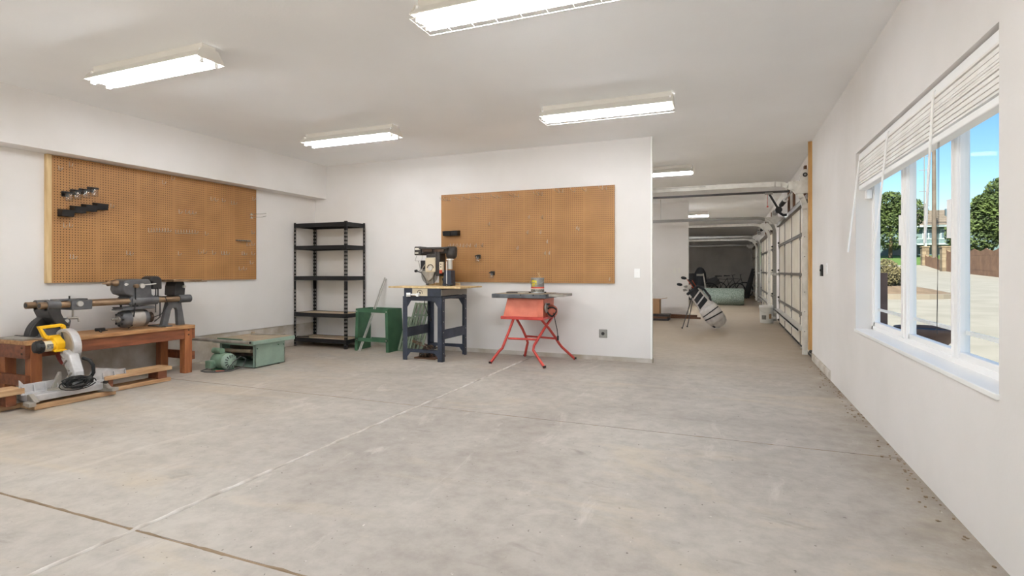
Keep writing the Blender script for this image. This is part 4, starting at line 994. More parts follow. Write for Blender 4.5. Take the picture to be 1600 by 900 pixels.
M().box(-2.57, -2.025, 5.97, 6.45, .535, .572).build('skirt', 'redleg', rs, bevel=.006)
M().box(-2.10, -2.03, 5.985, 5.995, .575, .78).build('corner_flange', 'coral', rs)
mt2 = M().lathe((-2.03, 6.18, .635), [(.07, 0), (.075, .02), (.07, .07), (.05, .10), (.02, .105)], (1, -.1, 0), 18).build('side_motor', 'coral', rs)
M().lathe((-2.02, 6.05, .68), [(.055, 0), (.06, .005), (.06, .012), (.055, .016)], (1, 0, 0), 20).build('handwheel', 'galv', rs)
M().cyl((-2.01, 6.05, .72), (-1.97, 6.05, .725), .011, 10).build('wheel_handle', 'black', rs)
co = []
for k in range(40):
    a = k * .5; co.append((-1.955 + .01 * math.sin(k), 6.08 + .01 * math.cos(k * 1.3), .625 + .055 * math.sin(a) + .004 * k / 10)); co[-1] = (co[-1][0] + .055 * math.cos(a), co[-1][1], co[-1][2])
M().tube(co, .005, 6).build('cord_coil', 'rubber', rs)
M().tube([(-1.94, 6.10, .62), (-1.925, 6.12, .52), (-1.905, 6.13, .42), (-1.895, 6.13, .34)], .005, 7).box(-1.905, -1.885, 6.12, 6.14, .29, .345).build('hanging_cord', 'rubber', rs)
# crossing splayed legs: front pair and rear pair
def leg(p):
    M().tube(p, .0165, 10).build('leg', 'redleg', rs)
    M().cyl(Vector(p[-1]) - Vector((0, 0, .001)), Vector(p[-1]) + Vector((0, 0, .02)), .02, 10).build('foot_cap', 'rubber', rs)
leg([(-2.42, 6.02, .54), (-2.46, 5.985, .40), (-2.50, 5.955, .28), (-2.53, 5.935, .19), (-2.565, 5.92, .155), (-2.66, 5.87, .012)])
leg([(-2.545, 6.38, .54), (-2.46, 6.42, .38), (-2.42, 6.44, .28), (-2.40, 6.46, .20), (-2.415, 6.475, .16), (-2.47, 6.54, .012)])
leg([(-2.035, 6.34, .54), (-2.065, 6.12, .42), (-2.10, 6.02, .32), (-2.13, 5.95, .24), (-2.135, 5.93, .19), (-1.965, 5.835, .012)])
leg([(-2.075, 6.05, .54), (-2.03, 6.20, .42), (-1.99, 6.33, .30), (-1.97, 6.42, .215), (-1.945, 6.45, .17), (-1.80, 6.545, .012)])
M().cyl((-2.47, 5.975, .305), (-2.09, 6.0, .305), .013, 10).build('stretcher', 'redleg', rs)
M().cyl((-2.42, 6.43, .285), (-1.995, 6.33, .285), .013, 10).build('stretcher', 'redleg', rs)

pc = thing('paint_can', 'open one gallon paint can with yellow label on the red saw', 'can', (-2.175, 6.20, .846))
def ring(m, r, z0, z1, a0=0, a1=360, n=32, c=(-2.175, 6.20)):
    rr = []
    k = max(2, int(n * (a1 - a0) / 360))
    pts = [(c[0] + r * math.cos(R(a0 + (a1 - a0) * i / k)), c[1] + r * math.sin(R(a0 + (a1 - a0) * i / k))) for i in range(k + 1)]
    vs = [Vector((x, y, z0)) for x, y in pts] + [Vector((x, y, z1)) for x, y in pts]
    m.add(vs, [(i, i + 1, k + 2 + i, k + 1 + i) for i in range(k)], True); return m
M().lathe((-2.175, 6.20, .846), [(.078, 0), (.082, .004), (.080, .008), (.080, .178), (.083, .182), (.083, .188), (.070, .188), (.070, .17), (.068, .012)], n=32).build('can_body', 'tin', pc)
lab = ring(M(), .0808, .862, 1.018).build('paper_label', 'galv', pc)
ring(M(), .0812, .905, .924).build('red_band', 'labelr', lab)
ring(M(), .0812, .896, .905).build('white_band', 'labelw', lab)
ring(M(), .0812, .864, .893).build('dark_band', 'labelk', lab)
for i, (a, w, z, h) in enumerate(((236, 16, .990, .026), (255, 16, .994, .026), (274, 14, .988, .026), (240, 14, .958, .026), (258, 18, .960, .026), (278, 10, .956, .022), (250, 32, .936, .012))):
    ring(M(), .0814, z - h / 2 - .0, z + h / 2, a - w / 2, a + w / 2, 60).build('yellow_letter', 'labely', lab)
M().cyl((-2.175, 6.20, 1.015), (-2.175, 6.20, 1.020), .069, 24).build('dried_paint', 'labelw', pc)
M().tube([(-2.155, 6.19, 1.02), (-2.15, 6.19, 1.10)], .003, 6).tube([(-2.12, 6.17, 1.03), (-2.165, 6.17, 1.10)], .0025, 6).build('stir_stick', 'pine', pc)
M().tube([(-2.253, 6.20, 1.0)] + [(-2.175 - .09 * math.cos(R(a)), 6.20 - .02 - .085 * math.sin(R(a)), 1.0 - .05 * math.sin(R(a))) for a in range(15, 170, 15)] + [(-2.097, 6.20, 1.0)], .002, 5).build('wire_bail', 'zinc', pc)

# ================================================================== GARAGE DOORS
def garage_door(a, b, label, cat='garage door'):
    t = thing('garage_door', label, cat, (.97, (a + b) / 2, 0), 'sectional garage doors')
    zs = [.012, .485, 1.05, 1.62, 2.13]; n = 4; xd = .965
    ya, yb = a + .05, b - .05; pw = (yb - ya) / 4
    for i in range(4):
        s_ = M().box(xd + .012, xd + .05, ya, yb, zs[i], zs[i + 1] - .004).build('door_section', 'doorpanel', t)
        for k in range(5):
            y = ya + pw * k
            M().box(xd - .004, xd + .014, max(ya, y - .018), min(yb, y + .018), zs[i] + .004, zs[i + 1] - .006).build('stile', 'strut', s_)
        for k in range(4):
            y = ya + pw * k
            M().box(xd + .004, xd + .013, y + .022, y + pw - .022, zs[i] + .03, zs[i + 1] - .03).build('panel', 'doorpanel', s_)
        if i == 3: M().box(xd - .05, xd + .012, ya, yb, zs[4] - .10, zs[4] - .092).box(xd - .05, xd - .042, ya, yb, zs[4] - .10, zs[4] - .02).box(xd - .05, xd + .012, ya, yb, zs[4] - .028, zs[4] - .02).build('top_strut', 'strut', s_)
        if i:
            M().box(xd - .018, xd + .012, ya, yb, zs[i] - .004, zs[i] + .034).box(xd - .03, xd - .016, ya, yb, zs[i] + .028, zs[i] + .034).build('strut', 'strut', s_)
            for k in range(5):
                y = min(max(ya + pw * k, ya + .03), yb - .03)
                M().box(xd - .012, xd + .004, y - .03, y + .03, zs[i] - .05, zs[i] + .04).cyl((xd - .014, y - .03, zs[i] - .002), (xd - .014, y + .03, zs[i] - .002), .008, 8).build('hinge', 'galv', s_)
        else:
            M().box(xd - .11, xd + .012, ya + .45, yb, .305, .325).box(xd - .11, xd - .10, ya + .45, yb, .285, .325).build('wide_strut', 'track', s_)
            M().box(xd + .0, xd + .03, ya, yb, .012, .04).build('bottom_seal', 'rubber', s_)
        for y in (ya - .012, yb + .012):
            M().cyl((xd - .01, y - .02, zs[i] + .08), (xd - .01, y + .02, zs[i] + .08), .022, 10).build('roller', 'dgrey', s_)
    return t
def door_tracks(a, b, label):
    t = thing('door_track_set', label, 'door track', (.93, (a + b) / 2, 0), 'garage door tracks')
    xt = .885; rad = .34; zc = 1.90; xs_ = .885; zs_ = zc + .435
    for y, near in ((a - .0, True), (b, False)):
        pts = [(xt, .06), (xt, zc)] + [(xt - rad + rad * math.cos(R(q)), zc + rad * math.sin(R(q))) for q in range(12, 91, 13)] + [(-1.9, zc + rad)]
        m = M()
        for i in range(len(pts) - 1):
            p, q = pts[i], pts[i + 1]
            d = Vector((q[0] - p[0], 0, q[1] - p[1])).normalized(); nn = Vector((-d.z, 0, d.x))
            e = d * .004
            A, B = Vector((p[0], y, p[1])) - e, Vector((q[0], y, q[1])) + e
            m.bar(A, B, .006, .058, up=nn)
            s = -1 if near else 1
            for sg in (-1, 1):
                m.bar(A + nn * .029 * sg + Vector((0, s * -.012, 0)), B + nn * .029 * sg + Vector((0, s * -.012, 0)), .028, .004, up=nn)
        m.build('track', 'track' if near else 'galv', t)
        wa = 1.0 if near else .93
        # jamb brackets, flag bracket, bearing plate
        for z in (.22, 1.02):
            M().box(xt - .03, 1.02, y - .012 if near else y - .004, y + .004 if near else y + .012, z, z + .055).build('jamb_bracket', 'track', t)
        M().box(xt - .19, 1.02, y - .010, y + .004, zc + .255, zc + .36).box(xt - .12, 1.02, y - .010, y + .004, zc + .20, zc + .26).box(xs_ - .058, xs_ + .058, y - .010, y + .004, zc + .35, zs_).cyl((xs_, y - .012, zs_ + .01), (xs_, y + .004, zs_ + .01), .06, 18).build('bearing_plate', 'track', t, bevel=.003)
        M().cyl((xs_, y - .02, zs_), (xs_, y + .02, zs_), .028, 14).build('bearing', 'black', t)
        M().cyl((xs_, y + (.03 if near else -.06), zs_), (xs_, y + (.06 if near else -.03), zs_), .055, 16).build('cable_drum', 'galv', t)
        M().bar((xt - .02, y, .15), (xt - .02, y + (.10 if near else -.10), .11), .06, .006).build('bottom_bracket', 'track', t)
        for z in (.35, .6, .85, 1.3, 1.55): M().cyl((xt - .004, y - .006, z), (xt - .004, y - .010, z), .006, 8).build('track_bolt', 'dgrey', t)
        # ceiling hanger at the far end of the horizontal track
        M().bar((-1.45, y, zc + rad), (-1.45, y, CEIL), .03, .004).build('hanger', 'galv', t)
        M().bar((-1.45, y, zc + rad + .015), (-.3, y, zc + rad + .015), .03, .004).build('back_hang', 'galv', t)
    M().cyl((xs_, a - .03, zs_), (xs_, b + .03, zs_), .0125, 10).build('torsion_shaft', 'galv', t)
    ym = (a + b) / 2
    sp = M(); sp.cyl((xs_, ym + .12, zs_), (xs_, ym + .95, zs_), .034, 14)
    for k in range(28): sp.tube([(xs_ + .036 * math.cos(q * PI / 5), ym + .12 + .03 * k, zs_ + .036 * math.sin(q * PI / 5)) for q in range(10)], .005, 5, True)
    sp.build('torsion_spring', 'black', t)
    M().cyl((xs_, ym + .09, zs_), (xs_, ym + .13, zs_), .042, 14).build('spring_cone', 'whitepaint', t)
    return t
names = ['nearest', 'middle', 'farthest']
for (a, b), nm in zip(DOORS, names):
    garage_door(a, b, 'pale sectional garage door, %s of three on the right side' % nm)
    door_tracks(a, b, 'curved overhead tracks of the %s garage door' % nm)
op = thing('door_opener', 'dark garage door opener rail with perforated arm above nearest door', 'door opener', (-.4, 10.14, 2.45))
M().box(-2.0, .93, 10.12, 10.16, 2.44, 2.475).build('rail', 'dgrey', op)
M().bar((.62, 10.14, 2.44), (.78, 10.14, 2.14), .035, .006, up=(0, 1, 0)).build('perforated_arm', 'black', op)
M().tube([(.77, 10.14, 2.17), (.79, 10.14, 2.10), (.84, 10.14, 2.06), (.895, 10.14, 2.065)], .022, 8).build('curved_arm', 'black', op)
M().cyl((.77, 10.10, 2.15), (.77, 10.18, 2.15), .055, 16).build('arm_joint', 'black', op)
M().box(.56, .68, 10.10, 10.18, 2.42, 2.45).build('trolley', 'galv', op)
M().tube([(.60, 10.12, 2.42), (.60, 10.12, 2.22)], .004, 6).build('release_cord', 'redleg', op)
M().lathe((.60, 10.12, 2.20), [(.004, .03), (.014, .02), (.014, 0)], n=8).build('release_handle', 'redleg', op)

# ================================================================== BUCKET, GOLF BAG, BOARDS
bk = thing('plastic_bucket', 'white plastic bucket on the floor by the nearest garage door', 'bucket', (.74, 12.75, 0))
M().lathe((.74, 12.75, 0), [(.125, 0), (.13, .004), (.148, .33), (.155, .335), (.155, .345), (.150, .348), (.150, .375), (.155, .38), (.146, .38), (.142, .35), (.125, .01)], n=28).build('pail', 'bucket', bk)
M().tube([(.74 - .158 * math.cos(R(q)), 12.75 - .02 - .12 * math.sin(R(q)), .345 - .12 * math.sin(R(q))) for q in range(0, 181, 15)], .003, 6).build('bail', 'zinc', bk)
ring(M(), .143, .08, .17, 225, 262, 40, (.74, 12.75)).build('printed_label', 'labelk', bk)
ring(M(), .1445, .10, .20, 285, 305, 40, (.74, 12.75)).build('brown_label', 'card', bk)

gb = thing('golf_bag', 'grey and black golf stand bag with clubs on its two thin legs', 'golf bag', (-.45, 10.95, 0))
B0, B1 = Vector((-.16, 10.97, .115)), Vector((-.655, 10.97, .735)); AX = (B1 - B0); LN = AX.length; AX.normalize()
prof = [(.07, -.05), (.125, -.02), (.155, .05), (.178, .18), (.175, .34), (.155, .42), (.138, .50), (.130, .62), (.132, .76), (.134, LN)]
M().lathe(B0, prof, AX, 28, up=(0, 1, 0)).build('bag_body', 'bagwhite', gb)
M().lathe(B0 + AX * (LN - .02), [(.136, 0), (.142, .02), (.142, .05), (.12, .055), (.115, .02)], AX, 28, up=(0, 1, 0)).build('top_cuff', 'bagblack', gb)
def patch(s0, s1, a0, a1, off, name, m, skew=0.0):
    n = 10; k = 6; vs = []
    up = Vector((0, 1, 0)); a_ = AX.cross(up).normalized()
    def rad(s):
        for (r0, h0), (r1, h1) in zip(prof[:-1], prof[1:]):
            if h0 <= s <= h1: return r0 + (r1 - r0) * (s - h0) / (h1 - h0)
        return prof[-1][0]
    for o_ in (off, -.004):
        for i in range(n + 1):
            for j in range(k + 1):
                an = R(a0 + (a1 - a0) * i / n); s = s0 + (s1 - s0) * j / k + skew * (i / n - .5)
                r = rad(s) + o_
                vs.append(B0 + AX * s + (a_ * math.cos(an) - up * math.sin(an)) * r)
    N = (n + 1) * (k + 1); fs = []
    for i in range(n):
        for j in range(k):
            q = (i * (k + 1) + j, (i + 1) * (k + 1) + j, (i + 1) * (k + 1) + j + 1, i * (k + 1) + j + 1)
            fs.append(q); fs.append(tuple(N + w for w in q[::-1]))
    for i in range(n):
        for j in (0, k):
            u0, u1 = i * (k + 1) + j, (i + 1) * (k + 1) + j; fs.append((u0, u1, N + u1, N + u0))
    for j in range(k):
        for i in (0, n):
            u0, u1 = i * (k + 1) + j, i * (k + 1) + j + 1; fs.append((u0, u1, N + u1, N + u0))
    return M().add(vs, fs, True).build(name, m, gb)
patch(.70, .80, 50, 135, .004, 'black_panel', 'bagblack', .06)
patch(.58, .67, 45, 135, .004, 'black_panel', 'bagblack', .06)
patch(.46, .55, 40, 135, .004, 'black_panel', 'bagblack', .06)
patch(.06, .40, 25, 155, .022, 'front_pocket', 'bagwhite')
patch(.275, .295, 30, 150, .028, 'zip', 'bagblack')
patch(.175, .20, 30, 150, .028, 'zip', 'bagblack', -.05)
patch(.0, .045, -60, 40, .010, 'base_guard', 'bagblack')
M().tube([B0 + AX * .80 + Vector((.07, -.05, .09)), B0 + AX * .66 + Vector((.12, -.06, .13)), B0 + AX * .5 + Vector((.12, -.05, .12)), B0 + AX * .42 + Vector((.085, -.05, .10))], .022, 8).build('shoulder_strap', 'bagblack', gb)
for p0, p1 in (((-.655, 10.88, .66), (-.845, 10.80, .006)), ((-.645, 11.06, .66), (-.775, 11.12, .006))):
    M().tube([p0, p1], .009, 8).cyl(p1, (p1[0], p1[1], p1[2] + .03), .014, 8).build('stand_leg', 'dgrey', gb)
clubs = [((-.03, -.07), .22, 'driver'), ((.05, -.03), .17, 'driver'), ((-.06, .03), .12, 'wood'), ((.02, .05), .08, 'iron'), ((-.02, -.05), .05, 'iron'), ((.05, .04), .04, 'iron'), ((0, 0), .02, 'iron')]
pa = AX.cross(Vector((0, 1, 0))).normalized(); pb_ = Vector((0, 1, 0))
for i, ((u_, v_), ext, kind_) in enumerate(clubs):
    c0_ = B0 + AX * (LN - .15) + pa * u_ * 1.1 + pb_ * v_; c1_ = B0 + AX * (LN + .05 + ext) + pa * u_ * 1.8 + pb_ * v_ * 1.6
    cl = thing('golf_club', ['golf driver with largest black head, highest in the grey bag', 'golf driver just below the highest one in the grey bag', 'golf wood with small dark head in the grey bag', 'iron golf club with steel head leaning at the bag top', 'iron golf club second from bag rim', 'iron golf club nearest the bag rim at its back', 'iron golf club with shortest reach out of the bag'][i], 'golf club', c0_, 'clubs in the golf bag')
    M().cyl(c0_, c1_, .006, 8).build('shaft', 'steel' if i % 2 else 'orange', cl)
    if kind_ in ('driver', 'wood'):
        q = .055 if kind_ == 'driver' else .04
        M().lathe(c1_ + Vector((-.04, -.01, .0)), [(.005, -q * .5), (q * .75, -q * .35), (q, 0), (q * .8, q * .35), (q * .2, q * .5)], (0.2, -.2, 1), 16).build('head', 'bagblack', cl)
    else:
        M().bar(c1_ + Vector((.01, 0, .0)), c1_ + Vector((-.06, -.03, -.015)), .016, .045, up=AX).build('head', 'galv' if i % 2 else 'steel', cl)

cb = thing('cardboard_box', 'small brown cardboard box with raised flap just past the back wall', 'box', (-1.6, 12.65, .14))
M().box(-1.75, -1.47, 12.5, 12.8, .145, .475).build('carton', 'card', cb)
M().add([Vector(q) for q in ((-1.47, 12.5, .475), (-1.47, 12.8, .475), (-1.32, 12.8, .50), (-1.32, 12.5, .50), (-1.47, 12.5, .471), (-1.47, 12.8, .471), (-1.32, 12.8, .496), (-1.32, 12.5, .496))], [(0, 1, 2, 3), (7, 6, 5, 4), (0, 4, 5, 1), (2, 6, 7, 3), (0, 3, 7, 4), (1, 5, 6, 2)]).build('flap', 'card', cb)
for k, (x1, z) in enumerate(((-1.26, 0), (-1.29, .047), (-1.24, .094))):
    o = M().box(-2.2, x1, 12.38 + .02 * k, 12.84 - .01 * k, z + .001, z + .044).build('dark_board', 'brownwood' if k == 1 else 'dkcast', org=(-1.7, 12.6, z), bevel=.003)
    tag(o, 'dark flat board under the cardboard box, %s of three' % ('lowest', 'middle', 'top')[k], 'board', 'boards under the cardboard box')
o = M().box(-1.9, -.70, 13.20, 13.24, 0, .09).build('timber_length', 'brownwood', org=(-1.3, 13.22, 0), bevel=.003)
tag(o, 'brown length of timber lying along foot of the partition wall', 'board')
o = M().box(-1.8, -.62, 13.14, 13.195, 0, .04).build('timber_length', 'brownwood', org=(-1.2, 13.17, 0), bevel=.003)
tag(o, 'thin brown timber strip on the floor before the partition wall', 'board')
o = thing('switch_plate', 'pale double switch plate on the partition wall behind the golf bag', 'switch', (-1.16, 13.3, 1.12))
for dx in (-.05, .05): M().box(-1.16 + dx - .03, -1.16 + dx + .03, 13.292, 13.301, 1.06, 1.19).build('plate', 'bucket', o)

# green roll and far clutter
rl = thing('underlay_roll', 'speckled green roll of carpet underlay lying across the far bay', 'roll', (-.2, 18.9, 0))
M().lathe((-.82, 18.9, .275), [(.255, 0), (.272, .02), (.275, .6), (.272, 1.22), (.255, 1.245)], (1, 0.02, 0), 36).build('roll_body', 'foam', rl)
sp_ = []
for k in range(70):
    a = k * .45; r_ = .03 + .22 * k / 70; sp_.append((.4275, 18.92 + r_ * math.cos(a), .275 + r_ * math.sin(a)))
M().tube(sp_, .006, 4).build('spiral_edge', 'panelgreen', rl)
g2 = thing('golf_bag', 'black golf bag standing upright in the dark far bay', 'golf bag', (-1.03, 21.5, 0))
M().lathe((-1.03, 21.5, 0), [(.17, 0), (.19, .05), (.21, .5), (.23, .8), (.20, 1.05), (.12, 1.2), (.05, 1.25)], n=20).build('bag_body', 'bagblack', g2)
M().box(-1.15, -.92, 21.27, 21.30, .92, 1.0).build('white_band', 'labelk', g2)
M().prism([(-.86, .45), (-.80, .45), (-.90, 1.02), (-.93, 1.02)], 'xz', 21.28, 21.40).build('side_trim', 'alu_dull', g2)
M().box(-1.16, -.88, 21.25, 21.31, .46, .55).build('pocket', 'dgrey', g2)
g2l = thing('golf_bag', 'second dark bag half hidden at the edge of the partition', 'golf bag', (-1.36, 21.9, 0))
M().lathe((-1.36, 21.9, 0), [(.15, 0), (.17, .05), (.17, .8), (.15, 1.0), (.1, 1.02)], n=18).build('bag_body', 'dark', g2l)
M().tube([(-1.25, 21.74, .9), (-1.2, 21.70, .7), (-1.22, 21.72, .45)], .02, 7).build('strap', 'bagblack', g2l)
def bicycle(x, y, label, rz):
    t = thing('bicycle', label, 'bicycle', (x, y, 0), 'bicycles in the far bay')
    for dx in (-.5, .5):
        w = M().tube([(x + dx + .31 * math.cos(2 * PI * k / 26), y, .33 + .31 * math.sin(2 * PI * k / 26)) for k in range(26)], .02, 7, True).build('tyre', 'rubber', t)
        sp = M()
        for k in range(10): sp.tube([(x + dx, y, .33), (x + dx + .30 * math.cos(k * PI / 5), y, .33 + .30 * math.sin(k * PI / 5))], .003, 4)
        sp.build('spokes', 'galv', w)
    M().tube([(x - .5, y, .33), (x - .05, y, .30), (x + .34, y, .78), (x - .18, y, .80), (x - .05, y, .30)], .017, 8).tube([(x - .5, y, .33), (x - .18, y, .80)], .012, 7).build('frame', 'dark', t)
    M().tube([(x + .5, y, .33), (x + .36, y, .80), (x + .33, y, .95)], .015, 8).build('fork', 'dgrey', t)
    M().tube([(x + .36, y - .28, .97), (x + .33, y - .1, .95), (x + .33, y + .1, .95), (x + .36, y + .28, .97)], .012, 8).build('handlebar', 'dgrey', t)
    M().prism([(x - .30, .88), (x - .06, .90), (x - .06, .93), (x - .30, .94)], 'xz', y - .06, y + .06).build('saddle', 'black', t)
    M().cyl((x - .18, y, .80), (x - .19, y, .90), .012, 8).build('seat_post', 'galv', t)
    t.rotation_euler = (0, 0, rz)
bicycle(-.22, 22.3, 'dark bicycle behind the green underlay roll', R(12))
bicycle(.08, 24.2, 'second dark bicycle parked against the far wall', R(-8))
ch = thing('folding_chair_frame', 'dark folded mesh chair leaning among the bicycles', 'chair', (-.68, 22.6, 0))
for s in (-.20, .20):
    M().tube([(-.68 + s, 22.4, 0), (-.62 + s, 22.7, .55), (-.60 + s, 22.75, .85)], .014, 7).build('leg', 'dgrey', ch)
M().box(-.84, -.40, 22.70, 22.72, .52, .84, rot=Matrix.Rotation(R(-18), 3, 'Y')).build('mesh_back', 'dgrey', ch)
M().box(-.88, -.45, 22.50, 22.72, .50, .525).build('seat', 'dark', ch)
lp = thing('lumber_lean', 'dark boards leaning against the wall in the far right corner', 'boards', (.75, 23.4, 0))
for k in range(3):
    M().bar((.50 + .09 * k, 23.0 + .25 * k, 0.02), (.86 + .01 * k, 23.2 + .25 * k, 1.2 - .1 * k), .10, .025, up=(0, 1, 0)).build('board', 'dkcast' if k % 2 else 'dark', lp)
bx_ = thing('storage_crate', 'dark low crate on the floor behind the green roll', 'crate', (.1, 21.0, 0))
M().box(-.5, .42, 20.9, 21.3, 0, .32).build('crate_body', 'dark', bx_, bevel=.01)
M().box(-.52, .44, 20.88, 21.32, .32, .36).build('crate_lid', 'dgrey', bx_, bevel=.01)

# ================================================================== OUTDOORS
def gz_(y): return -.12 + .0235 * max(0, y - 3) + .04 * max(0, y - 55)
def ground_strip(name, x0, x1, ys, m, up=0.0, **kw):
    mm = M()
    for a, b in zip(ys[:-1], ys[1:]):
        mm.add([Vector((x0, a, gz_(a) + up)), Vector((x1, a, gz_(a) + up)), Vector((x1, b, gz_(b) + up)), Vector((x0, b, gz_(b) + up)),
                Vector((x0, a, gz_(a) - .4)), Vector((x1, a, gz_(a) - .4)), Vector((x1, b, gz_(b) - .4)), Vector((x0, b, gz_(b) - .4))],
               [(0, 1, 2, 3), (7, 6, 5, 4), (0, 4, 5, 1), (1, 5, 6, 2), (2, 6, 7, 3), (3, 7, 4, 0)])
    return mm.build(name, m, **kw)
ground_strip('driveway', 1.18, 70, [-20, 3, 55, 64], 'drive', **ST)
M().box(-30, 1.18, -25, YREAR - .2, -.5, -.02).build('ground_apron', 'drive', **ST)  # unseen sunlit ground outside the added rear opening, bounces light indoors
ground_strip('lawn', -30, 90, [64, 100, 200], 'grass', **ST)
# planting island with kerb
isl = thing('planting_island', 'low kerbed planting island in the driveway outside the window', 'planting bed', (4.6, 20.6, gz_(20)))
n = 30; out_ = [(4.3 + 2.4 * math.cos(2 * PI * k / n), 20.9 + 1.7 * math.sin(2 * PI * k / n)) for k in range(n)]
M().prism(out_, 'xy', gz_(20) - .2, gz_(20) + .14).build('kerb', 'curb', isl)
inn = [(4.3 + 2.2 * math.cos(2 * PI * k / n), 20.9 + 1.5 * math.sin(2 * PI * k / n)) for k in range(n)]
mound = [[Vector((4.3 + (p[0] - 4.3) * q, 20.9 + (p[1] - 20.9) * q, gz_(20) + .13 + .30 * (1 - q * q))) for p in inn] for q in (1, .75, .5, .25, .02)]
M().rings(mound).build('soil_mound', 'soil', isl)

def leaves(mm, c, r, nleaf, size, seed):
    rnd = random.Random(seed); c = Vector(c)
    for _ in range(nleaf):
        d = Vector((rnd.gauss(0, 1), rnd.gauss(0, 1), rnd.gauss(0, 1))).normalized()
        p = c + Vector((d.x * r[0], d.y * r[1], d.z * r[2])) * (rnd.uniform(.55, 1) ** .6)
        a = Vector((rnd.gauss(0, 1), rnd.gauss(0, 1), rnd.gauss(0, 1))).normalized(); b = a.orthogonal().normalized(); s = size * rnd.uniform(.6, 1.4)
        mm.add([p - a * s, p + b * s * .5, p + a * s, p - b * s * .5], [(0, 1, 2, 3)])
def tree(name, label, x, y, h, blobs, m, size, nl, seed, group=None, cat='tree'):
    z = gz_(y)
    t = thing(name, label, cat, (x, y, z), group)
    M().tube([(x, y, z - .3), (x + .1, y, z + h * .3), (x, y, z + h * .6)], [h * .03, h * .022, h * .012], 10).build('trunk', 'bark', t)
    mm = M()
    for i, (dx, dy, dz, r) in enumerate(blobs): leaves(mm, (x + dx, y + dy, z + dz), (r, r, r * .85), nl, size, seed + i)
    mm.build('foliage', m, t, kind='stuff')
    return t
tree('broadleaf_tree', 'large green tree behind the wooden fence, right window pane', 22.6, 61, 8, [(0, 0, 4.4, 2.6), (-1.8, .5, 3.0, 2.2), (1.5, 0, 5.2, 2.6), (.6, 0, 6.6, 1.9), (2.8, 1, 3.2, 2.6), (-.9, 0, 5.6, 1.3)], 'leaf', .17, 2600, 11, 'trees outside the window')
tree('broadleaf_tree', 'dark green tree seen through the left window pane', 18.6, 80, 8, [(0, 0, 3.5, 3), (-2, 0, 5, 2.5), (1.5, 0, 5.6, 2.4), (0, 0, 6.6, 2.0)], 'leaf', .2, 2200, 31, 'trees outside the window')
tree('broadleaf_tree', 'yellowish tree top behind the left side of the house', 24.4, 104, 8, [(0, 0, 5.2, 2.0), (1, 0, 4.2, 2)], 'leafy', .22, 1200, 51, 'trees outside the window')
tree('round_shrub', 'dusty olive shrub growing on the planting island', 4.55, 20.5, 1.2, [(0, 0, .75, .55), (-.5, .2, .65, .5), (.3, .3, .6, .45)], 'leafd', .04, 2200, 71, cat='shrub')

# fence: pickets between posts, running towards the camera on the right
fn = thing('picket_fence', 'brown cedar board fence with scalloped top beyond the driveway', 'fence', (15, 46, gz_(46)))
F0, F1 = Vector((16.2, 53.2, 0)), Vector((14.1, 36.5, 0)); np_ = 96
for k in range(np_):
    p = F0.lerp(F1, k / (np_ - 1)); z = gz_(p.y); ph = (k % 16) / 15
    hgt = 1.72 - .16 * math.sin(PI * ph)
    d = (F1 - F0).normalized()
    M().bar(p + Vector((0, 0, z)), p + Vector((0, 0, z + hgt)), .165, .025, up=Vector((-d.y, d.x, 0))).build('picket', 'cedar', fn)
for zz in (.35, 1.3):
    d = (F1 - F0).normalized(); nrm = Vector((d.y, -d.x, 0)) * -.03
    M().bar(F0 + nrm + Vector((0, 0, gz_(F0.y) + zz)), F1 + nrm + Vector((0, 0, gz_(F1.y) + zz)), .09, .04).build('rail', 'cedar', fn)
fl2 = thing('picket_fence', 'low scalloped wooden fence between the two stone pillars', 'fence', (17, 58.5, gz_(58)))
L0, L1 = Vector((17.55, 63.2, 0)), Vector((16.35, 54.6, 0))
for k in range(40):
    p = L0.lerp(L1, k / 39); z = gz_(p.y); hgt = 1.05 - .14 * math.sin(PI * ((k % 13) / 12)); d = (L1 - L0).normalized()
    M().bar(p + Vector((0, 0, z)), p + Vector((0, 0, z + hgt)), .2, .025, up=Vector((-d.y, d.x, 0))).build('picket', 'cedar', fl2)
for zz in (.25, .8): M().bar(L0 + Vector((.05, 0, gz_(L0.y) + zz)), L1 + Vector((.05, 0, gz_(L1.y) + zz)), .09, .04).build('rail', 'cedar', fl2)
def pillar(x, y, h, label):
    z = gz_(y); t = thing('stone_pillar', label, 'pillar', (x, y, z), 'stone gate pillars')
    M().box(x - .24, x + .24, y - .24, y + .24, z - .1, z + h).build('core', 'mortar', t)
    rnd = random.Random(int(x * 10)); zz = z
    while zz < z + h - .1:
        hh = rnd.uniform(.22, .34); hh = min(hh, z + h - zz)
        w = rnd.uniform(.2, .36)
        for xa, xb in ((x - .28, x - .28 + w), (x - .28 + w + .015, x + .28)):
            M().box(xa, xb, y - .28 - rnd.uniform(0, .02), y + .28, zz, zz + hh - .015).build('stone', rnd.choice(('stone', 'stone2')), t)
        zz += hh
    M().box(x - .33, x + .33, y - .33, y + .33, z + h, z + h + .10).build('cap', 'stone', t)
pillar(16.3, 53.9, 1.95, 'stone gate pillar at the end of the tall board fence')
pillar(17.6, 63.5, 1.75, 'stone gate pillar farther off, beside the utility pole')

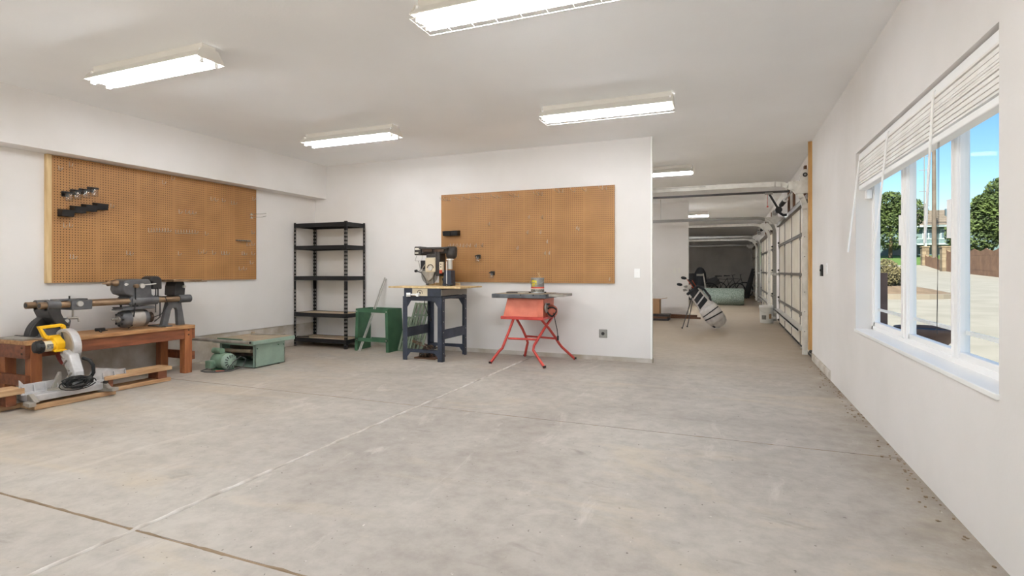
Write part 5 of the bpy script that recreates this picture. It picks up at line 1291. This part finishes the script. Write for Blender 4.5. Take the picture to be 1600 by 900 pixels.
# house on the rise
HZ = gz_(88)
hs2 = thing('house', 'blue grey house with tan shingle roof beyond the driveway', 'house', (26, 92, HZ))
M().box(17.5, 36, 88, 98, HZ - .5, 7.2).build('walls', 'siding', hs2)
rf = M().add([Vector(q) for q in ((16.8, 87.2, 7.15), (36.8, 87.2, 7.15), (36.8, 98.8, 7.15), (16.8, 98.8, 7.15), (19.5, 93, 9.7), (34, 93, 9.7))], [(0, 1, 5, 4), (1, 2, 5), (2, 3, 4, 5), (3, 0, 4), (3, 2, 1, 0)]).build('roof', 'shingle', hs2)
for k in range(9):
    q = k / 9; z = 7.15 + 2.55 * q; y = 87.2 + 5.8 * q; xa = 16.8 + 2.7 * q; xb = 36.8 - 2.8 * q
    M().bar((xa, y, z + .02), (xb, y, z + .02), .10, .05).build('shingle_course', 'shingle', rf)
M().box(27.4, 27.7, 90.4, 90.8, 8.5, 9.6).build('roof_vent', 'winpane', rf)
M().box(16.8, 36.8, 87.1, 87.25, 6.95, 7.2).build('fascia', 'trimw', hs2)
for x in (21.8, 24.1, 26.1, 30.5):
    wdw = M().box(x, x + 1.4, 87.93, 88.0, 5.3, 6.7).build('window', 'trimw', hs2)
    for d in (0, .68): M().box(x + .1 + d, x + .62 + d, 87.9, 87.94, 5.4, 6.6).build('pane', 'winpane', wdw)
M().box(20, 27.9, 86.6, 88, 4.55, 4.75).build('deck', 'trimw', hs2)
rl_ = M().box(20, 27.9, 86.6, 86.66, 5.35, 5.42).build('deck_rail', 'trimw', hs2)
for k in range(24): M().box(20.1 + k * .335, 20.15 + k * .335, 86.6, 86.65, 4.75, 5.36).build('baluster', 'siding', rl_)
for x in (20.1, 24.0, 27.7): M().box(x, x + .22, 86.55, 86.77, HZ - .3, 7.1).build('deck_post', 'trimw', hs2)
M().box(20.3, 27.8, 87.9, 88.0, HZ, 4.5).build('lower_door', 'winpane', hs2)

po = thing('utility_pole', 'tall weathered wooden utility pole in front of the house', 'utility pole', (21.1, 73, gz_(73)))
M().cyl((21.1, 73, gz_(73) - .3), (21.05, 73, 24), .24, 12, .15).build('mast', 'pole', po)
for z, w in ((22.0, 1.2), (20.6, 1.0)): M().box(21.05 - w, 21.05 + w, 72.75, 72.87, z, z + .14).build('crossarm', 'pole', po)
an = thing('antenna_mast', 'thin antenna mast with short crossbars left of the utility pole', 'antenna', (20.3, 73.4, gz_(73)))
M().cyl((20.3, 73.4, gz_(73)), (20.3, 73.4, 17.5), .07, 8, .04).build('mast', 'galv', an)
for z in (8.4, 10.0, 12.4, 13.9, 15.2, 16.4): M().box(20.3 - .5, 20.3 + .5, 73.37, 73.43, z, z + .06).build('crossbar', 'galv', an)
M().tube([(20.3, 73.4, 8.3), (19.7, 73.3, 8.0), (19.3, 73.3, 8.8), (19.0, 73.3, 9.6)], .06, 6).build('bracket_arm', 'dgrey', an)
wr_ = thing('power_line', 'sagging power lines running from the utility pole', 'power line', (21, 73, 20))
for z0_, x1_, z1_ in ((22.1, 60, 14), (20.7, 10, 13)):
    M().tube([Vector((21.05, 72.6, z0_ + .3)).lerp(Vector((x1_, 76, z1_)), q / 8) - Vector((0, 0, 1.6 * math.sin(PI * q / 8))) for q in range(9)], .03, 5).build('wire', 'dgrey', wr_)

# brown planter and post just outside the window
plt = thing('garden_urn', 'brown flared planter standing right outside the middle window pane', 'planter', (1.78, 6.35, -.1))
M().lathe((1.78, 6.35, -.12), [(.17, 0), (.17, .05), (.12, .10), (.10, .35), (.13, .50), (.24, .62), (.27, .66), (.27, .69), (.24, .69), (.20, .62)], n=26).build('urn', 'planter', plt)
M().cyl((1.78, 6.35, .50), (1.78, 6.35, .545), .215, 24).build('soil', 'dark', plt)
pst = thing('timber_post', 'dark brown timber post with sloped top outside the left pane', 'post', (1.39, 6.35, -.1))
M().prism([(6.28, -.12), (6.40, -.12), (6.40, 1.02), (6.28, 1.10)], 'yz', 1.34, 1.44).build('post_body', 'planter', pst)
M().box(1.32, 1.46, 6.26, 6.42, -.12, .06).build('post_base', 'dkcast', pst)
